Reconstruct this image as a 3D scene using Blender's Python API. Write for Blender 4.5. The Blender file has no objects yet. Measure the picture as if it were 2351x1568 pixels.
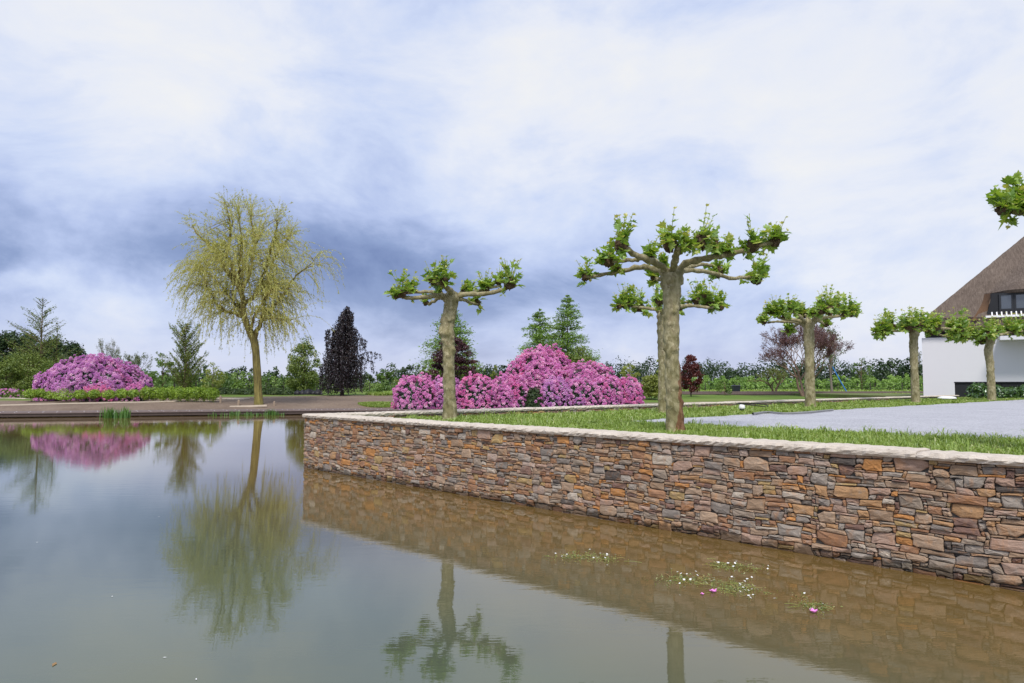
import bpy, math, random
import numpy as np
from mathutils import Vector, Matrix

rng = np.random.default_rng(7)
random.seed(7)
scene = bpy.context.scene
col = scene.collection

# ------------------------------------------------------------------ camera
EYE = 1.7                       # metres above the pond surface (z = 0)
F = 1691.0                      # focal length in units of a 2351 px wide frame
PITCH = math.atan(99.0 / F)
cam_d = bpy.data.cameras.new('camera')
cam_d.sensor_width = 36.0
cam_d.lens = 36.0 * F / 2351.0
cam_d.clip_end = 5000.0
cam = bpy.data.objects.new('camera', cam_d)
cam.location = (0, 0, EYE)
cam.rotation_euler = (math.pi / 2 + PITCH, 0, 0)
col.objects.link(cam)
scene.camera = cam

# ------------------------------------------------------------------ world, sun, exposure
scene.view_settings.view_transform = 'Standard'
scene.view_settings.look = 'None'
scene.view_settings.gamma = 1.0
scene.view_settings.use_curve_mapping = False
scene.view_settings.exposure = 0.3

SUN = Vector((-0.02, -0.60, 0.80)).normalized()      # towards the sun
sd = bpy.data.lights.new('sun', 'SUN')
sd.energy = 2.7
sd.angle = math.radians(14)
sd.color = (1.0, 0.95, 0.88)
so = bpy.data.objects.new('sun', sd)
so.rotation_euler = (-SUN).to_track_quat('-Z', 'Y').to_euler()
so.location = (0, 0, 60)
col.objects.link(so)


def ray(px, py):
    """direction of a spot measured in the 2351 x 1568 frame"""
    a, b = (px - 1175.0) / F, (784.0 - py) / F
    c, s = math.cos(PITCH), math.sin(PITCH)
    return Vector((a, c - b * s, s + b * c))


def at(px, py, y):
    """surveyed point at distance y"""
    d = ray(px, py)
    return Vector((d.x / d.y * y, y, EYE + d.z / d.y * y))


class NT:
    """small node-tree helper"""
    def __init__(self, tree):
        self.t = tree
        self.n = tree.nodes
        self.l = tree.links

    def new(self, typ, ins=None, **props):
        nd = self.n.new(typ)
        for k, v in props.items():
            setattr(nd, k, v)
        for k, v in (ins or {}).items():
            if hasattr(v, 'is_output') or hasattr(v, 'links'):
                self.l.new(v, nd.inputs[k])
            else:
                nd.inputs[k].default_value = v
        return nd

    def math(self, op, a, b=None, c=None, clamp=False):
        ins = {0: a}
        if b is not None:
            ins[1] = b
        if c is not None:
            ins[2] = c
        nd = self.new('ShaderNodeMath', ins, operation=op)
        nd.use_clamp = clamp
        return nd.outputs[0]

    def vmath(self, op, a, b=None, out=0):
        ins = {0: a}
        if b is not None:
            ins[1] = b
        return self.new('ShaderNodeVectorMath', ins, operation=op).outputs[out]

    def ramp(self, fac, stops, interp='LINEAR'):
        nd = self.new('ShaderNodeValToRGB', {'Fac': fac})
        cr = nd.color_ramp
        cr.interpolation = interp
        while len(cr.elements) < len(stops):
            cr.elements.new(0.5)
        for e, (p, c) in zip(cr.elements, stops):
            e.position = p
            e.color = (c[0], c[1], c[2], 1.0) if hasattr(c, '__len__') else (c, c, c, 1.0)
        return nd.outputs['Color']

    def noise(self, vec=None, scale=1.0, detail=3.0, rough=0.5, dist=0.0, out='Fac'):
        ins = {'Scale': scale, 'Detail': detail, 'Roughness': rough, 'Distortion': dist}
        if vec is not None:
            ins['Vector'] = vec
        return self.new('ShaderNodeTexNoise', ins).outputs[out]

    def mixc(self, fac, a, b, blend='MIX'):
        nd = self.new('ShaderNodeMix', data_type='RGBA', blend_type=blend)
        for sock, v in ((nd.inputs[0], fac), (nd.inputs[6], a), (nd.inputs[7], b)):
            if hasattr(v, 'is_output') or hasattr(v, 'links'):
                self.l.new(v, sock)
            else:
                sock.default_value = v if not (hasattr(v, '__len__') and len(v) == 3) else (*v, 1.0)
        return nd.outputs[2]

    def bump(self, h, strength=0.3, dist=0.02):
        return self.new('ShaderNodeBump', {'Height': h, 'Strength': strength, 'Distance': dist}).outputs[0]


world = bpy.data.worlds.new('World')
scene.world = world
world.use_nodes = True


def build_sky():
    wt = NT(world.node_tree)
    wt.n.clear()
    out = wt.new('ShaderNodeOutputWorld')
    sky = wt.new('ShaderNodeTexSky', sky_type='NISHITA')
    sky.sun_disc = False
    sky.sun_elevation = math.asin(SUN.z)
    sky.sun_rotation = math.atan2(SUN.x, SUN.y)
    sky.air_density = 1.0
    sky.dust_density = 1.5
    sky.ozone_density = 2.0
    d = wt.vmath('NORMALIZE', wt.new('ShaderNodeTexCoord').outputs['Generated'])
    sep = wt.new('ShaderNodeSeparateXYZ', {0: d})
    up = wt.math('ADD', wt.math('MAXIMUM', sep.outputs[2], 0.0), 0.16)
    # cloud deck seen in perspective: direction projected on a high plane
    cx = wt.math('DIVIDE', sep.outputs[0], up)
    cy = wt.math('DIVIDE', sep.outputs[1], up)
    pl = wt.new('ShaderNodeCombineXYZ', {0: cx, 1: cy, 2: 0.37}).outputs[0]
    warp = wt.noise(pl, 0.9, 3, 0.55, out='Color')
    plw = wt.vmath('ADD', pl, wt.vmath('MULTIPLY', wt.vmath('SUBTRACT', warp, (0.5, 0.5, 0.5)), (0.9, 0.9, 0.9)))
    n1 = wt.noise(plw, 0.75, 8, 0.55)
    n2 = wt.noise(plw, 2.4, 6, 0.62)
    # crisp puffs in plain direction space
    n3 = wt.noise(wt.vmath('ADD', wt.vmath('MULTIPLY', d, (1.0, 1.0, 2.0)), (3.1, 0.0, 1.7)), 3.8, 10, 0.6, 0.35)
    v = wt.math('ADD', wt.math('MULTIPLY', wt.math('SUBTRACT', n1, 0.5), 0.35),
                wt.math('MULTIPLY', wt.math('SUBTRACT', n2, 0.5), 0.06))
    v = wt.math('ADD', v, wt.math('MULTIPLY', wt.math('SUBTRACT', n3, 0.5), 1.2))
    # large cloud masses: (frame x, frame y, radius, weight, vertical stretch)
    dw = wt.vmath('ADD', d, wt.vmath('MULTIPLY', wt.vmath('SUBTRACT', wt.noise(d, 3.0, 5, 0.6, out='Color'), (0.5, 0.5, 0.5)), (0.22, 0.22, 0.22)))
    masses = [(200, 570, 0.24, -0.28, 3.0), (-250, 570, 0.30, -0.28, 3.0), (700, 650, 0.20, -0.14, 2.2),
              (1150, 650, 0.24, -0.26, 2.4), (860, 290, 0.15, -0.15, 1.0), (1330, 380, 0.13, -0.12, 1.2),
              (1640, 400, 0.08, -0.16, 2.5), (1480, 700, 0.2, -0.14, 2.6), (880, 560, 0.16, -0.10, 1.5),
              (420, 200, 0.30, 0.20, 1.3), (120, 240, 0.22, 0.12, 1.4), (1060, 290, 0.09, 0.20, 1.6), (1260, 215, 0.10, 0.22, 1.6),
              (2050, 400, 0.36, 0.20, 1.4), (1180, 520, 0.10, 0.12, 2.0), (250, 690, 0.14, 0.16, 3.5), (60, 640, 0.06, 0.18, 3.0)]
    for px, py, r, w, st in masses:
        c = ray(px, py).normalized()
        df = wt.vmath('MULTIPLY', wt.vmath('SUBTRACT', dw, tuple(c)), (1.0, 1.0, st))
        q = wt.vmath('DOT_PRODUCT', df, df, out=1)
        g = wt.math('POWER', 2.71828, wt.math('MULTIPLY', q, -1.0 / (r * r)))
        v = wt.math('MULTIPLY_ADD', g, w, v)
    v = wt.math('ADD', v, 0.57)
    cloud = wt.ramp(v, [(0.0, (0.145, 0.20, 0.385)), (0.22, (0.235, 0.305, 0.51)), (0.42, (0.40, 0.475, 0.70)),
                        (0.58, (0.53, 0.60, 0.78)), (0.78, (0.68, 0.71, 0.79)), (1.0, (0.76, 0.76, 0.76))])
    # warm pale glow of lit cloud edges close to the horizon
    hz = wt.math('POWER', wt.math('SUBTRACT', 1.0, wt.math('MINIMUM', wt.math('MAXIMUM', wt.math('MULTIPLY', sep.outputs[2], 7.0), 0.0), 1.0)), 2.0)
    cloud = wt.mixc(wt.math('MULTIPLY', hz, 0.5), cloud, (0.60, 0.58, 0.68))
    b1 = wt.new('ShaderNodeBackground', {'Color': sky.outputs[0], 'Strength': 0.10})
    b2 = wt.new('ShaderNodeBackground', {'Color': cloud, 'Strength': 1.0})
    mx = wt.new('ShaderNodeMixShader', {'Fac': 0.93, 1: b1.outputs[0], 2: b2.outputs[0]})
    wt.l.new(mx.outputs[0], out.inputs[0])


build_sky()
world.cycles.sampling_method = 'MANUAL'
world.cycles.sample_map_resolution = 512

# ------------------------------------------------------------------ tagging
def tag(o, label=None, cat=None, group=None, kind=None):
    if label:
        o['label'] = label
    if cat:
        o['category'] = cat
    if group:
        o['group'] = group
    if kind:
        o['kind'] = kind
    return o


def thing(name, loc, label, cat, group=None, rz=0.0):
    o = bpy.data.objects.new(name, None)
    o.empty_display_size = 0.3
    o.location = loc
    o.rotation_euler = (0, 0, rz)
    col.objects.link(o)
    return tag(o, label, cat, group)


def link(name, me, parent=None, loc=None):
    o = bpy.data.objects.new(name, me)
    col.objects.link(o)
    if parent is not None:
        o.parent = parent
    if loc is not None:
        o.location = loc
    return o


class MB:
    """collects vertices and faces; build() links them as one mesh object"""
    def __init__(self):
        self.v, self.f3, self.f4, self.var, self.n = [], [], [], [], 0
        self.m3, self.m4 = [], []

    def add(self, V, tris=None, quads=None, var=0.5, mat=0):
        V = np.asarray(V, dtype=np.float64).reshape(-1, 3)
        self.v.append(V)
        va = np.asarray(var, dtype=np.float64)
        self.var.append(np.full(len(V), float(va)) if va.ndim == 0 else va)
        if tris is not None and len(tris):
            t = np.asarray(tris, dtype=np.int64).reshape(-1, 3) + self.n
            self.f3.append(t)
            self.m3.append(np.full(len(t), mat))
        if quads is not None and len(quads):
            q = np.asarray(quads, dtype=np.int64).reshape(-1, 4) + self.n
            self.f4.append(q)
            self.m4.append(np.full(len(q), mat))
        self.n += len(V)

    def mesh(self, name, mats, smooth=False):
        me = bpy.data.meshes.new(name)
        V = np.concatenate(self.v)
        f3 = np.concatenate(self.f3) if self.f3 else np.zeros((0, 3), int)
        f4 = np.concatenate(self.f4) if self.f4 else np.zeros((0, 4), int)
        m = np.concatenate((self.m3 or [np.zeros(0)]) + (self.m4 or [np.zeros(0)])) if (self.f3 or self.f4) else np.zeros(0)
        nl = f3.size + f4.size
        me.vertices.add(len(V))
        me.vertices.foreach_set('co', V.astype(np.float32).ravel())
        me.loops.add(nl)
        me.loops.foreach_set('vertex_index', np.concatenate([f3.ravel(), f4.ravel()]).astype(np.int32))
        me.polygons.add(len(f3) + len(f4))
        st = np.concatenate([np.arange(len(f3)) * 3, len(f3) * 3 + np.arange(len(f4)) * 4]).astype(np.int32)
        me.polygons.foreach_set('loop_start', st)
        for mt in (mats if isinstance(mats, (list, tuple)) else [mats]):
            me.materials.append(mt)
        if m.max(initial=0) > 0:
            me.polygons.foreach_set('material_index', m.astype(np.int32))
        me.polygons.foreach_set('use_smooth', np.full(len(f3) + len(f4), bool(smooth)))
        a = me.attributes.new('var', 'FLOAT', 'POINT')
        a.data.foreach_set('value', np.concatenate(self.var).astype(np.float32))
        me.update(calc_edges=True)
        me.validate(clean_customdata=False)
        return me

    def build(self, name, mats, parent=None, smooth=False, loc=None):
        return link(name, self.mesh(name, mats, smooth), parent, loc)

    # -------- shapes
    def box(self, lo, hi, var=0.5, mat=0, M=None):
        x0, y0, z0 = lo
        x1, y1, z1 = hi
        V = np.array([(x0, y0, z0), (x1, y0, z0), (x1, y1, z0), (x0, y1, z0), (x0, y0, z1), (x1, y0, z1), (x1, y1, z1), (x0, y1, z1)], float)
        if M is not None:
            V = V @ np.array(M.to_3x3()).T + np.array(M.translation)
        self.add(V, quads=[(0, 3, 2, 1), (4, 5, 6, 7), (0, 1, 5, 4), (1, 2, 6, 5), (2, 3, 7, 6), (3, 0, 4, 7)], var=var, mat=mat)

    def tube(self, P, R, sides=6, var=0.5, disp=None, cap=True, mat=0):
        P = np.asarray(P, float)
        R = np.full(len(P), R) if np.ndim(R) == 0 else np.asarray(R, float)
        T = np.gradient(P, axis=0)
        T /= np.linalg.norm(T, axis=1)[:, None] + 1e-9
        ref = np.array([0.0, 0.0, 1.0]) if abs(T[0, 2]) < 0.8 else np.array([1.0, 0.0, 0.0])
        N = np.zeros_like(P)
        n = np.cross(T[0], ref)
        n /= np.linalg.norm(n)
        for i in range(len(P)):
            n = n - T[i] * np.dot(n, T[i])
            n /= np.linalg.norm(n) + 1e-9
            N[i] = n
        B = np.cross(T, N)
        a = np.arange(sides) * 2 * math.pi / sides
        V = P[:, None, :] + R[:, None, None] * (N[:, None, :] * np.cos(a)[None, :, None] + B[:, None, :] * np.sin(a)[None, :, None])
        if disp is not None:
            V = disp(V, P)
        k = len(P)
        i = np.arange(k - 1)[:, None] * sides
        j = np.arange(sides)[None, :]
        jn = (j + 1) % sides
        Q = np.stack([i + j, i + jn, i + sides + jn, i + sides + j], axis=-1).reshape(-1, 4)
        V = V.reshape(-1, 3)
        tr = []
        if cap:
            V = np.concatenate([V, P[-1:] + T[-1:] * R[-1] * 0.4])
            c = len(V) - 1
            b = (k - 1) * sides
            tr = [(b + s, b + (s + 1) % sides, c) for s in range(sides)]
        self.add(V, tris=tr, quads=Q, var=var, mat=mat)

    def leaves(self, C, size, aspect=0.5, normal=None, spread=0.8, axis=None, var=0.5, fold=0.15, mat=0):
        """rhombic leaves centred on C"""
        C = np.asarray(C, float)
        n = len(C)
        if n == 0:
            return
        size = np.full(n, size) if np.ndim(size) == 0 else np.asarray(size, float)
        N = rng.normal(size=(n, 3)) * spread
        if normal is not None:
            N = N + np.asarray(normal, float)
        N /= np.linalg.norm(N, axis=1)[:, None] + 1e-9
        A = rng.normal(size=(n, 3)) if axis is None else np.asarray(axis, float) + rng.normal(size=(n, 3)) * 0.25
        A = A - N * np.sum(A * N, axis=1)[:, None]
        A /= np.linalg.norm(A, axis=1)[:, None] + 1e-9
        B = np.cross(N, A)
        L = size[:, None] * 0.5
        Wd = L * aspect
        V = np.stack([C - A * L, C + B * Wd - A * L * 0.1 + N * L * fold, C + A * L, C - B * Wd - A * L * 0.1 + N * L * fold], axis=1).reshape(-1, 3)
        Q = np.arange(4 * n).reshape(n, 4)
        va = np.asarray(var, float)
        if va.ndim:
            va = np.repeat(va, 4)
        self.add(V, quads=Q, var=va, mat=mat)


def sphere_dirs(n):
    d = rng.normal(size=(n, 3))
    return d / np.linalg.norm(d, axis=1)[:, None]


def smooth_path(P, n=24):
    """Catmull-Rom through the points"""
    P = np.asarray(P, float)
    if len(P) < 3:
        t = np.linspace(0, 1, n)[:, None]
        return P[0] * (1 - t) + P[-1] * t
    Q = np.concatenate([[2 * P[0] - P[1]], P, [2 * P[-1] - P[-2]]])
    out = []
    m = len(P) - 1
    for s in np.linspace(0, m - 1e-6, n):
        i = int(s)
        t = s - i
        a, b, c, d = Q[i:i + 4]
        out.append(0.5 * (2 * b + (c - a) * t + (2 * a - 5 * b + 4 * c - d) * t * t + (3 * b - a - 3 * c + d) * t ** 3))
    return np.array(out)


# ------------------------------------------------------------------ materials
MATS = {}


def mat(name):
    m = bpy.data.materials.new(name)
    m.use_nodes = True
    t = NT(m.node_tree)
    bs = t.n['Principled BSDF']
    MATS[name] = m
    return m, t, bs


def plain(name, c, rough=0.7, noise_amt=0.15, scale=8.0, bump=0.0, metal=0.0, spec=0.3):
    m, t, bs = mat(name)
    co = t.new('ShaderNodeTexCoord').outputs['Object']
    n = t.noise(co, scale, 5, 0.6)
    k = t.math('MULTIPLY_ADD', t.math('SUBTRACT', n, 0.5), noise_amt * 2, 1.0)
    t.l.new(t.mixc(1.0, (*c, 1), t.new('ShaderNodeCombineColor', {0: k, 1: k, 2: k}).outputs[0], 'MULTIPLY'), bs.inputs['Base Color'])
    bs.inputs['Roughness'].default_value = rough
    bs.inputs['Metallic'].default_value = metal
    bs.inputs['Specular IOR Level'].default_value = spec
    if bump:
        t.l.new(t.bump(t.noise(co, scale * 4, 4, 0.6), bump, 0.02), bs.inputs['Normal'])
    return m


def foliage(name, stops, trans=0.35, gloss=0.06, rough=0.45):
    """leaf material: colour picked per leaf by the attribute var"""
    m, t, bs = mat(name)
    t.n.remove(bs)
    v = t.new('ShaderNodeAttribute', attribute_name='var').outputs['Fac']
    c = t.ramp(v, stops)
    df = t.new('ShaderNodeBsdfDiffuse', {'Color': c})
    tc = t.mixc(1.0, c, (1.25, 1.2, 0.6, 1), 'MULTIPLY')
    tr = t.new('ShaderNodeBsdfTranslucent', {'Color': tc})
    gl = t.new('ShaderNodeBsdfGlossy', {'Color': (0.9, 0.95, 1, 1), 'Roughness': rough})
    a = t.new('ShaderNodeMixShader', {'Fac': trans, 1: df.outputs[0], 2: tr.outputs[0]})
    b = t.new('ShaderNodeMixShader', {'Fac': gloss, 1: a.outputs[0], 2: gl.outputs[0]})
    t.l.new(b.outputs[0], t.n['Material Output'].inputs[0])
    return m


G = lambda a, b, c, d=None: [(0.0, a), (0.5, b), (1.0, c)] if d is None else [(0.0, a), (0.35, b), (0.7, c), (1.0, d)]
L_PLANE = foliage('plane_leaf', G((0.085, 0.17, 0.022), (0.19, 0.33, 0.042), (0.34, 0.48, 0.075), (0.56, 0.52, 0.15)), 0.42, 0.06)
L_WILLOW = foliage('willow_leaf', G((0.33, 0.35, 0.09), (0.47, 0.49, 0.15), (0.62, 0.62, 0.26)), 0.4, 0.03)
L_BEECH = foliage('copper_beech_leaf', G((0.010, 0.006, 0.008), (0.022, 0.013, 0.016), (0.07, 0.04, 0.05)), 0.15, 0.06)
L_DARKGREEN = foliage('dark_forest_leaf', G((0.018, 0.035, 0.016), (0.035, 0.062, 0.025), (0.065, 0.10, 0.04)), 0.2, 0.02)
L_MID = foliage('mid_green_leaf', G((0.06, 0.115, 0.025), (0.12, 0.20, 0.04), (0.21, 0.31, 0.07)), 0.3, 0.03)
L_OLIVE = foliage('olive_leaf', G((0.09, 0.13, 0.025), (0.16, 0.22, 0.045), (0.27, 0.32, 0.08)), 0.3, 0.03)
L_LARCH = foliage('larch_needle', G((0.11, 0.20, 0.04), (0.20, 0.33, 0.07), (0.31, 0.46, 0.12)), 0.3, 0.02)
L_LIME = foliage('box_leaf', G((0.12, 0.20, 0.015), (0.23, 0.36, 0.03), (0.38, 0.52, 0.06)), 0.3, 0.04)
L_YELLOW = foliage('yellow_green_leaf', G((0.15, 0.19, 0.03), (0.25, 0.29, 0.06), (0.36, 0.40, 0.10)), 0.35, 0.03)
L_MAPLE = foliage('purple_maple_leaf', G((0.03, 0.011, 0.014), (0.062, 0.020, 0.024), (0.12, 0.04, 0.04)), 0.3, 0.04)
L_RED = foliage('red_maple_leaf', G((0.07, 0.014, 0.012), (0.13, 0.026, 0.020), (0.22, 0.05, 0.035)), 0.3, 0.04)
L_PRUNUS = foliage('plum_leaf', G((0.07, 0.035, 0.045), (0.13, 0.06, 0.07), (0.20, 0.11, 0.10)), 0.3, 0.03)
L_YEW = foliage('yew_leaf', G((0.02, 0.04, 0.015), (0.045, 0.075, 0.022), (0.08, 0.12, 0.03)), 0.15, 0.03)
L_GREY = foliage('grey_shrub_leaf', G((0.10, 0.14, 0.07), (0.17, 0.21, 0.11), (0.25, 0.29, 0.17)), 0.3, 0.03)
L_RHODO = foliage('rhododendron_leaf', G((0.015, 0.03, 0.012), (0.03, 0.055, 0.018), (0.07, 0.11, 0.03)), 0.12, 0.10, 0.35)
L_LAUREL = foliage('laurel_leaf', G((0.035, 0.08, 0.015), (0.07, 0.15, 0.025), (0.13, 0.24, 0.04)), 0.25, 0.10, 0.35)
L_GRASS = foliage('grass_blade', G((0.14, 0.22, 0.035), (0.24, 0.35, 0.06), (0.34, 0.45, 0.10), (0.48, 0.50, 0.22)), 0.35, 0.04)
L_REED = foliage('reed_blade', G((0.05, 0.13, 0.02), (0.09, 0.21, 0.03), (0.16, 0.30, 0.05)), 0.3, 0.05)
B_PINK = foliage('pink_blossom', G((0.48, 0.14, 0.44), (0.68, 0.25, 0.62), (0.82, 0.42, 0.77), (0.93, 0.68, 0.90)), 0.3, 0.02)
B_LILAC = foliage('lilac_blossom', G((0.42, 0.15, 0.48), (0.60, 0.27, 0.66), (0.74, 0.42, 0.78), (0.88, 0.66, 0.90)), 0.3, 0.02)
B_HOT = foliage('hot_pink_blossom', G((0.54, 0.12, 0.42), (0.72, 0.20, 0.54), (0.84, 0.34, 0.67), (0.93, 0.58, 0.80)), 0.3, 0.02)
B_WHITE = plain('white_petal', (0.82, 0.82, 0.80), 0.6, 0.03)
B_FLOAT = plain('floating_pink_petal', (0.75, 0.25, 0.62), 0.5, 0.1)
STEM = plain('thin_bark', (0.14, 0.10, 0.06), 0.85, 0.3, 12, 0.3)
STEM_GREY = plain('grey_bark', (0.20, 0.17, 0.14), 0.85, 0.3, 12, 0.3)
STEM_PINK = plain('pinkish_bark', (0.26, 0.17, 0.13), 0.85, 0.3, 12, 0.3)
STEM_DARK = plain('dark_bark', (0.05, 0.04, 0.035), 0.85, 0.3, 12, 0.3)
KNUCKLE = plain('pollard_knuckle_bark', (0.10, 0.065, 0.035), 0.9, 0.5, 40, 0.8)


def make_bark_plane(name, red):
    m, t, bs = mat(name)
    co = t.new('ShaderNodeTexCoord').outputs['Object']
    st = t.vmath('MULTIPLY', co, (1.0, 1.0, 0.55))
    big = t.noise(st, 5.0, 4, 0.6, 0.6)
    fl = t.new('ShaderNodeTexVoronoi', {'Vector': t.vmath('ADD', st, t.vmath('MULTIPLY', t.noise(st, 14, 3, 0.6, out='Color'), (0.10, 0.10, 0.10))), 'Scale': 21.0}, feature='F1')
    cell = t.new('ShaderNodeSeparateColor', {0: fl.outputs['Color']}).outputs[0]
    base = t.ramp(big, [(0.30, (0.14, 0.13, 0.055)), (0.46, (0.24, 0.215, 0.10)), (0.58, (0.36, 0.32, 0.19)), (0.72, (0.24, 0.175, 0.095))])
    flake = t.ramp(cell, [(0.0, (0.11, 0.08, 0.045)), (0.2, (0.21, 0.18, 0.095)), (0.6, (0.26, 0.23, 0.13)), (0.8, (0.44, 0.39, 0.25)), (1.0, (0.52, 0.46, 0.31))])
    c = t.mixc(0.42, base, flake)
    n2 = t.noise(co, 3.0, 3, 0.6)
    if red:
        sp = t.new('ShaderNodeSeparateXYZ', {0: co})
        side = t.math('MULTIPLY_ADD', sp.outputs[0], 9.0, t.math('MULTIPLY_ADD', sp.outputs[2], -0.85, t.math('MULTIPLY_ADD', n2, 2.0, -0.30)))
        c = t.mixc(t.ramp(side, [(0.35, 0.0), (0.5, 0.85)]), c, t.mixc(cell, (0.13, 0.045, 0.022), (0.24, 0.11, 0.06)))
    fine = t.noise(co, 60, 4, 0.7)
    c = t.mixc(t.math('MULTIPLY', t.ramp(fine, [(0.4, 0.0), (0.75, 1.0)]), 0.2), c, (0.08, 0.065, 0.04))
    t.l.new(c, bs.inputs['Base Color'])
    bs.inputs['Roughness'].default_value = 0.8
    bs.inputs['Specular IOR Level'].default_value = 0.2
    h = t.math('ADD', t.math('MULTIPLY', cell, 0.6), t.math('MULTIPLY', fine, 0.4))
    t.l.new(t.bump(h, 0.9, 0.02), bs.inputs['Normal'])
    return m


BARK_PLANE = make_bark_plane('plane_bark', False)
BARK_PLANE_RED = make_bark_plane('plane_bark_with_rusty_flakes', True)


def make_bark_willow():
    m, t, bs = mat('willow_bark')
    co = t.new('ShaderNodeTexCoord').outputs['Object']
    st = t.vmath('MULTIPLY', co, (9.0, 9.0, 1.2))
    n = t.noise(st, 1.2, 6, 0.65)
    c = t.ramp(n, [(0.3, (0.07, 0.055, 0.02)), (0.5, (0.18, 0.15, 0.04)), (0.7, (0.30, 0.25, 0.08))])
    t.l.new(c, bs.inputs['Base Color'])
    bs.inputs['Roughness'].default_value = 0.85
    t.l.new(t.bump(n, 0.6, 0.04), bs.inputs['Normal'])


make_bark_willow()
BARK_WILLOW = MATS['willow_bark']
TWIG_WILLOW = plain('willow_twig', (0.40, 0.34, 0.11), 0.7, 0.15)


def make_stone():
    m, t, bs = mat('wall_stone')
    geo = t.new('ShaderNodeNewGeometry').outputs['Position']
    v = t.new('ShaderNodeAttribute', attribute_name='var').outputs['Fac']
    off = t.new('ShaderNodeCombineXYZ', {0: t.math('MULTIPLY', v, 37.0), 1: t.math('MULTIPLY', v, 91.0), 2: t.math('MULTIPLY', v, 53.0)}).outputs[0]
    p = t.vmath('ADD', geo, off)
    tint = t.ramp(v, [(0.00, (0.30, 0.205, 0.135)), (0.13, (0.36, 0.255, 0.175)), (0.25, (0.27, 0.215, 0.165)), (0.36, (0.38, 0.225, 0.115)),
                      (0.43, (0.44, 0.21, 0.075)), (0.48, (0.30, 0.165, 0.095)), (0.58, (0.36, 0.245, 0.185)), (0.68, (0.30, 0.26, 0.22)),
                      (0.76, (0.215, 0.185, 0.16)), (0.81, (0.19, 0.115, 0.09)), (0.86, (0.37, 0.26, 0.12)), (0.91, (0.43, 0.37, 0.30)),
                      (0.95, (0.38, 0.29, 0.235)), (0.985, (0.095, 0.08, 0.07))], 'CONSTANT')
    lay = t.noise(t.vmath('MULTIPLY', p, (5.0, 5.0, 22.0)), 1.0, 6, 0.65, 0.8)
    rust = t.ramp(t.noise(p, 7.0, 5, 0.62, 0.5), [(0.52, 0.0), (0.68, 0.75)])
    c = t.mixc(1.0, tint, t.ramp(lay, [(0.28, 0.62), (0.5, 1.0), (0.72, 1.35)]), 'MULTIPLY')
    c = t.mixc(t.math('MULTIPLY', rust, 0.55), c, (0.42, 0.185, 0.06))
    grey = t.ramp(t.noise(p, 9.0, 4, 0.6), [(0.55, 0.0), (0.72, 0.6)])
    c = t.mixc(grey, c, (0.30, 0.255, 0.215))
    spk = t.noise(p, 120.0, 3, 0.6)
    c = t.mixc(0.35, c, t.mixc(1.0, c, t.ramp(spk, [(0.35, 0.55), (0.65, 1.35)]), 'MULTIPLY'))
    z = t.new('ShaderNodeSeparateXYZ', {0: geo}).outputs[2]
    wet = t.ramp(t.math('MULTIPLY_ADD', t.noise(geo, 6.0, 3, 0.6), 0.19, t.math('MULTIPLY', z, -1.0)), [(0.0, 0.0), (0.035, 1.0)])
    c = t.mixc(t.math('MULTIPLY', wet, 0.8), c, t.mixc(1.0, c, (0.22, 0.20, 0.16, 1), 'MULTIPLY'))
    t.l.new(c, bs.inputs['Base Color'])
    t.l.new(t.math('MULTIPLY_ADD', wet, -0.5, 0.85), bs.inputs['Roughness'])
    bs.inputs['Specular IOR Level'].default_value = 0.25
    h = t.math('ADD', t.math('MULTIPLY', lay, 0.7), t.math('MULTIPLY', t.noise(p, 35, 4, 0.65), 0.4))
    t.l.new(t.bump(h, 0.55, 0.02), bs.inputs['Normal'])
    return m


STONE = make_stone()
MORTAR = plain('wall_mortar', (0.075, 0.07, 0.065), 0.95, 0.25, 30, 0.5)


def make_coping():
    m, t, bs = mat('coping_limestone')
    geo = t.new('ShaderNodeNewGeometry').outputs['Position']
    v = t.new('ShaderNodeAttribute', attribute_name='var').outputs['Fac']
    n = t.noise(geo, 5.0, 6, 0.65)
    c = t.ramp(n, [(0.25, (0.47, 0.41, 0.34)), (0.5, (0.60, 0.53, 0.45)), (0.75, (0.68, 0.62, 0.53))])
    c = t.mixc(t.math('MULTIPLY', v, 0.35), c, (0.55, 0.47, 0.38))
    pit = t.noise(t.vmath('MULTIPLY', geo, (1, 1, 3)), 38.0, 4, 0.7)
    c = t.mixc(t.ramp(pit, [(0.56, 0.0), (0.70, 0.65)]), c, (0.24, 0.20, 0.165))
    t.l.new(c, bs.inputs['Base Color'])
    bs.inputs['Roughness'].default_value = 0.9
    bs.inputs['Specular IOR Level'].default_value = 0.2
    t.l.new(t.bump(t.math('SUBTRACT', 1.0, pit), 0.7, 0.015), bs.inputs['Normal'])
    return m


COPING = make_coping()


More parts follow.
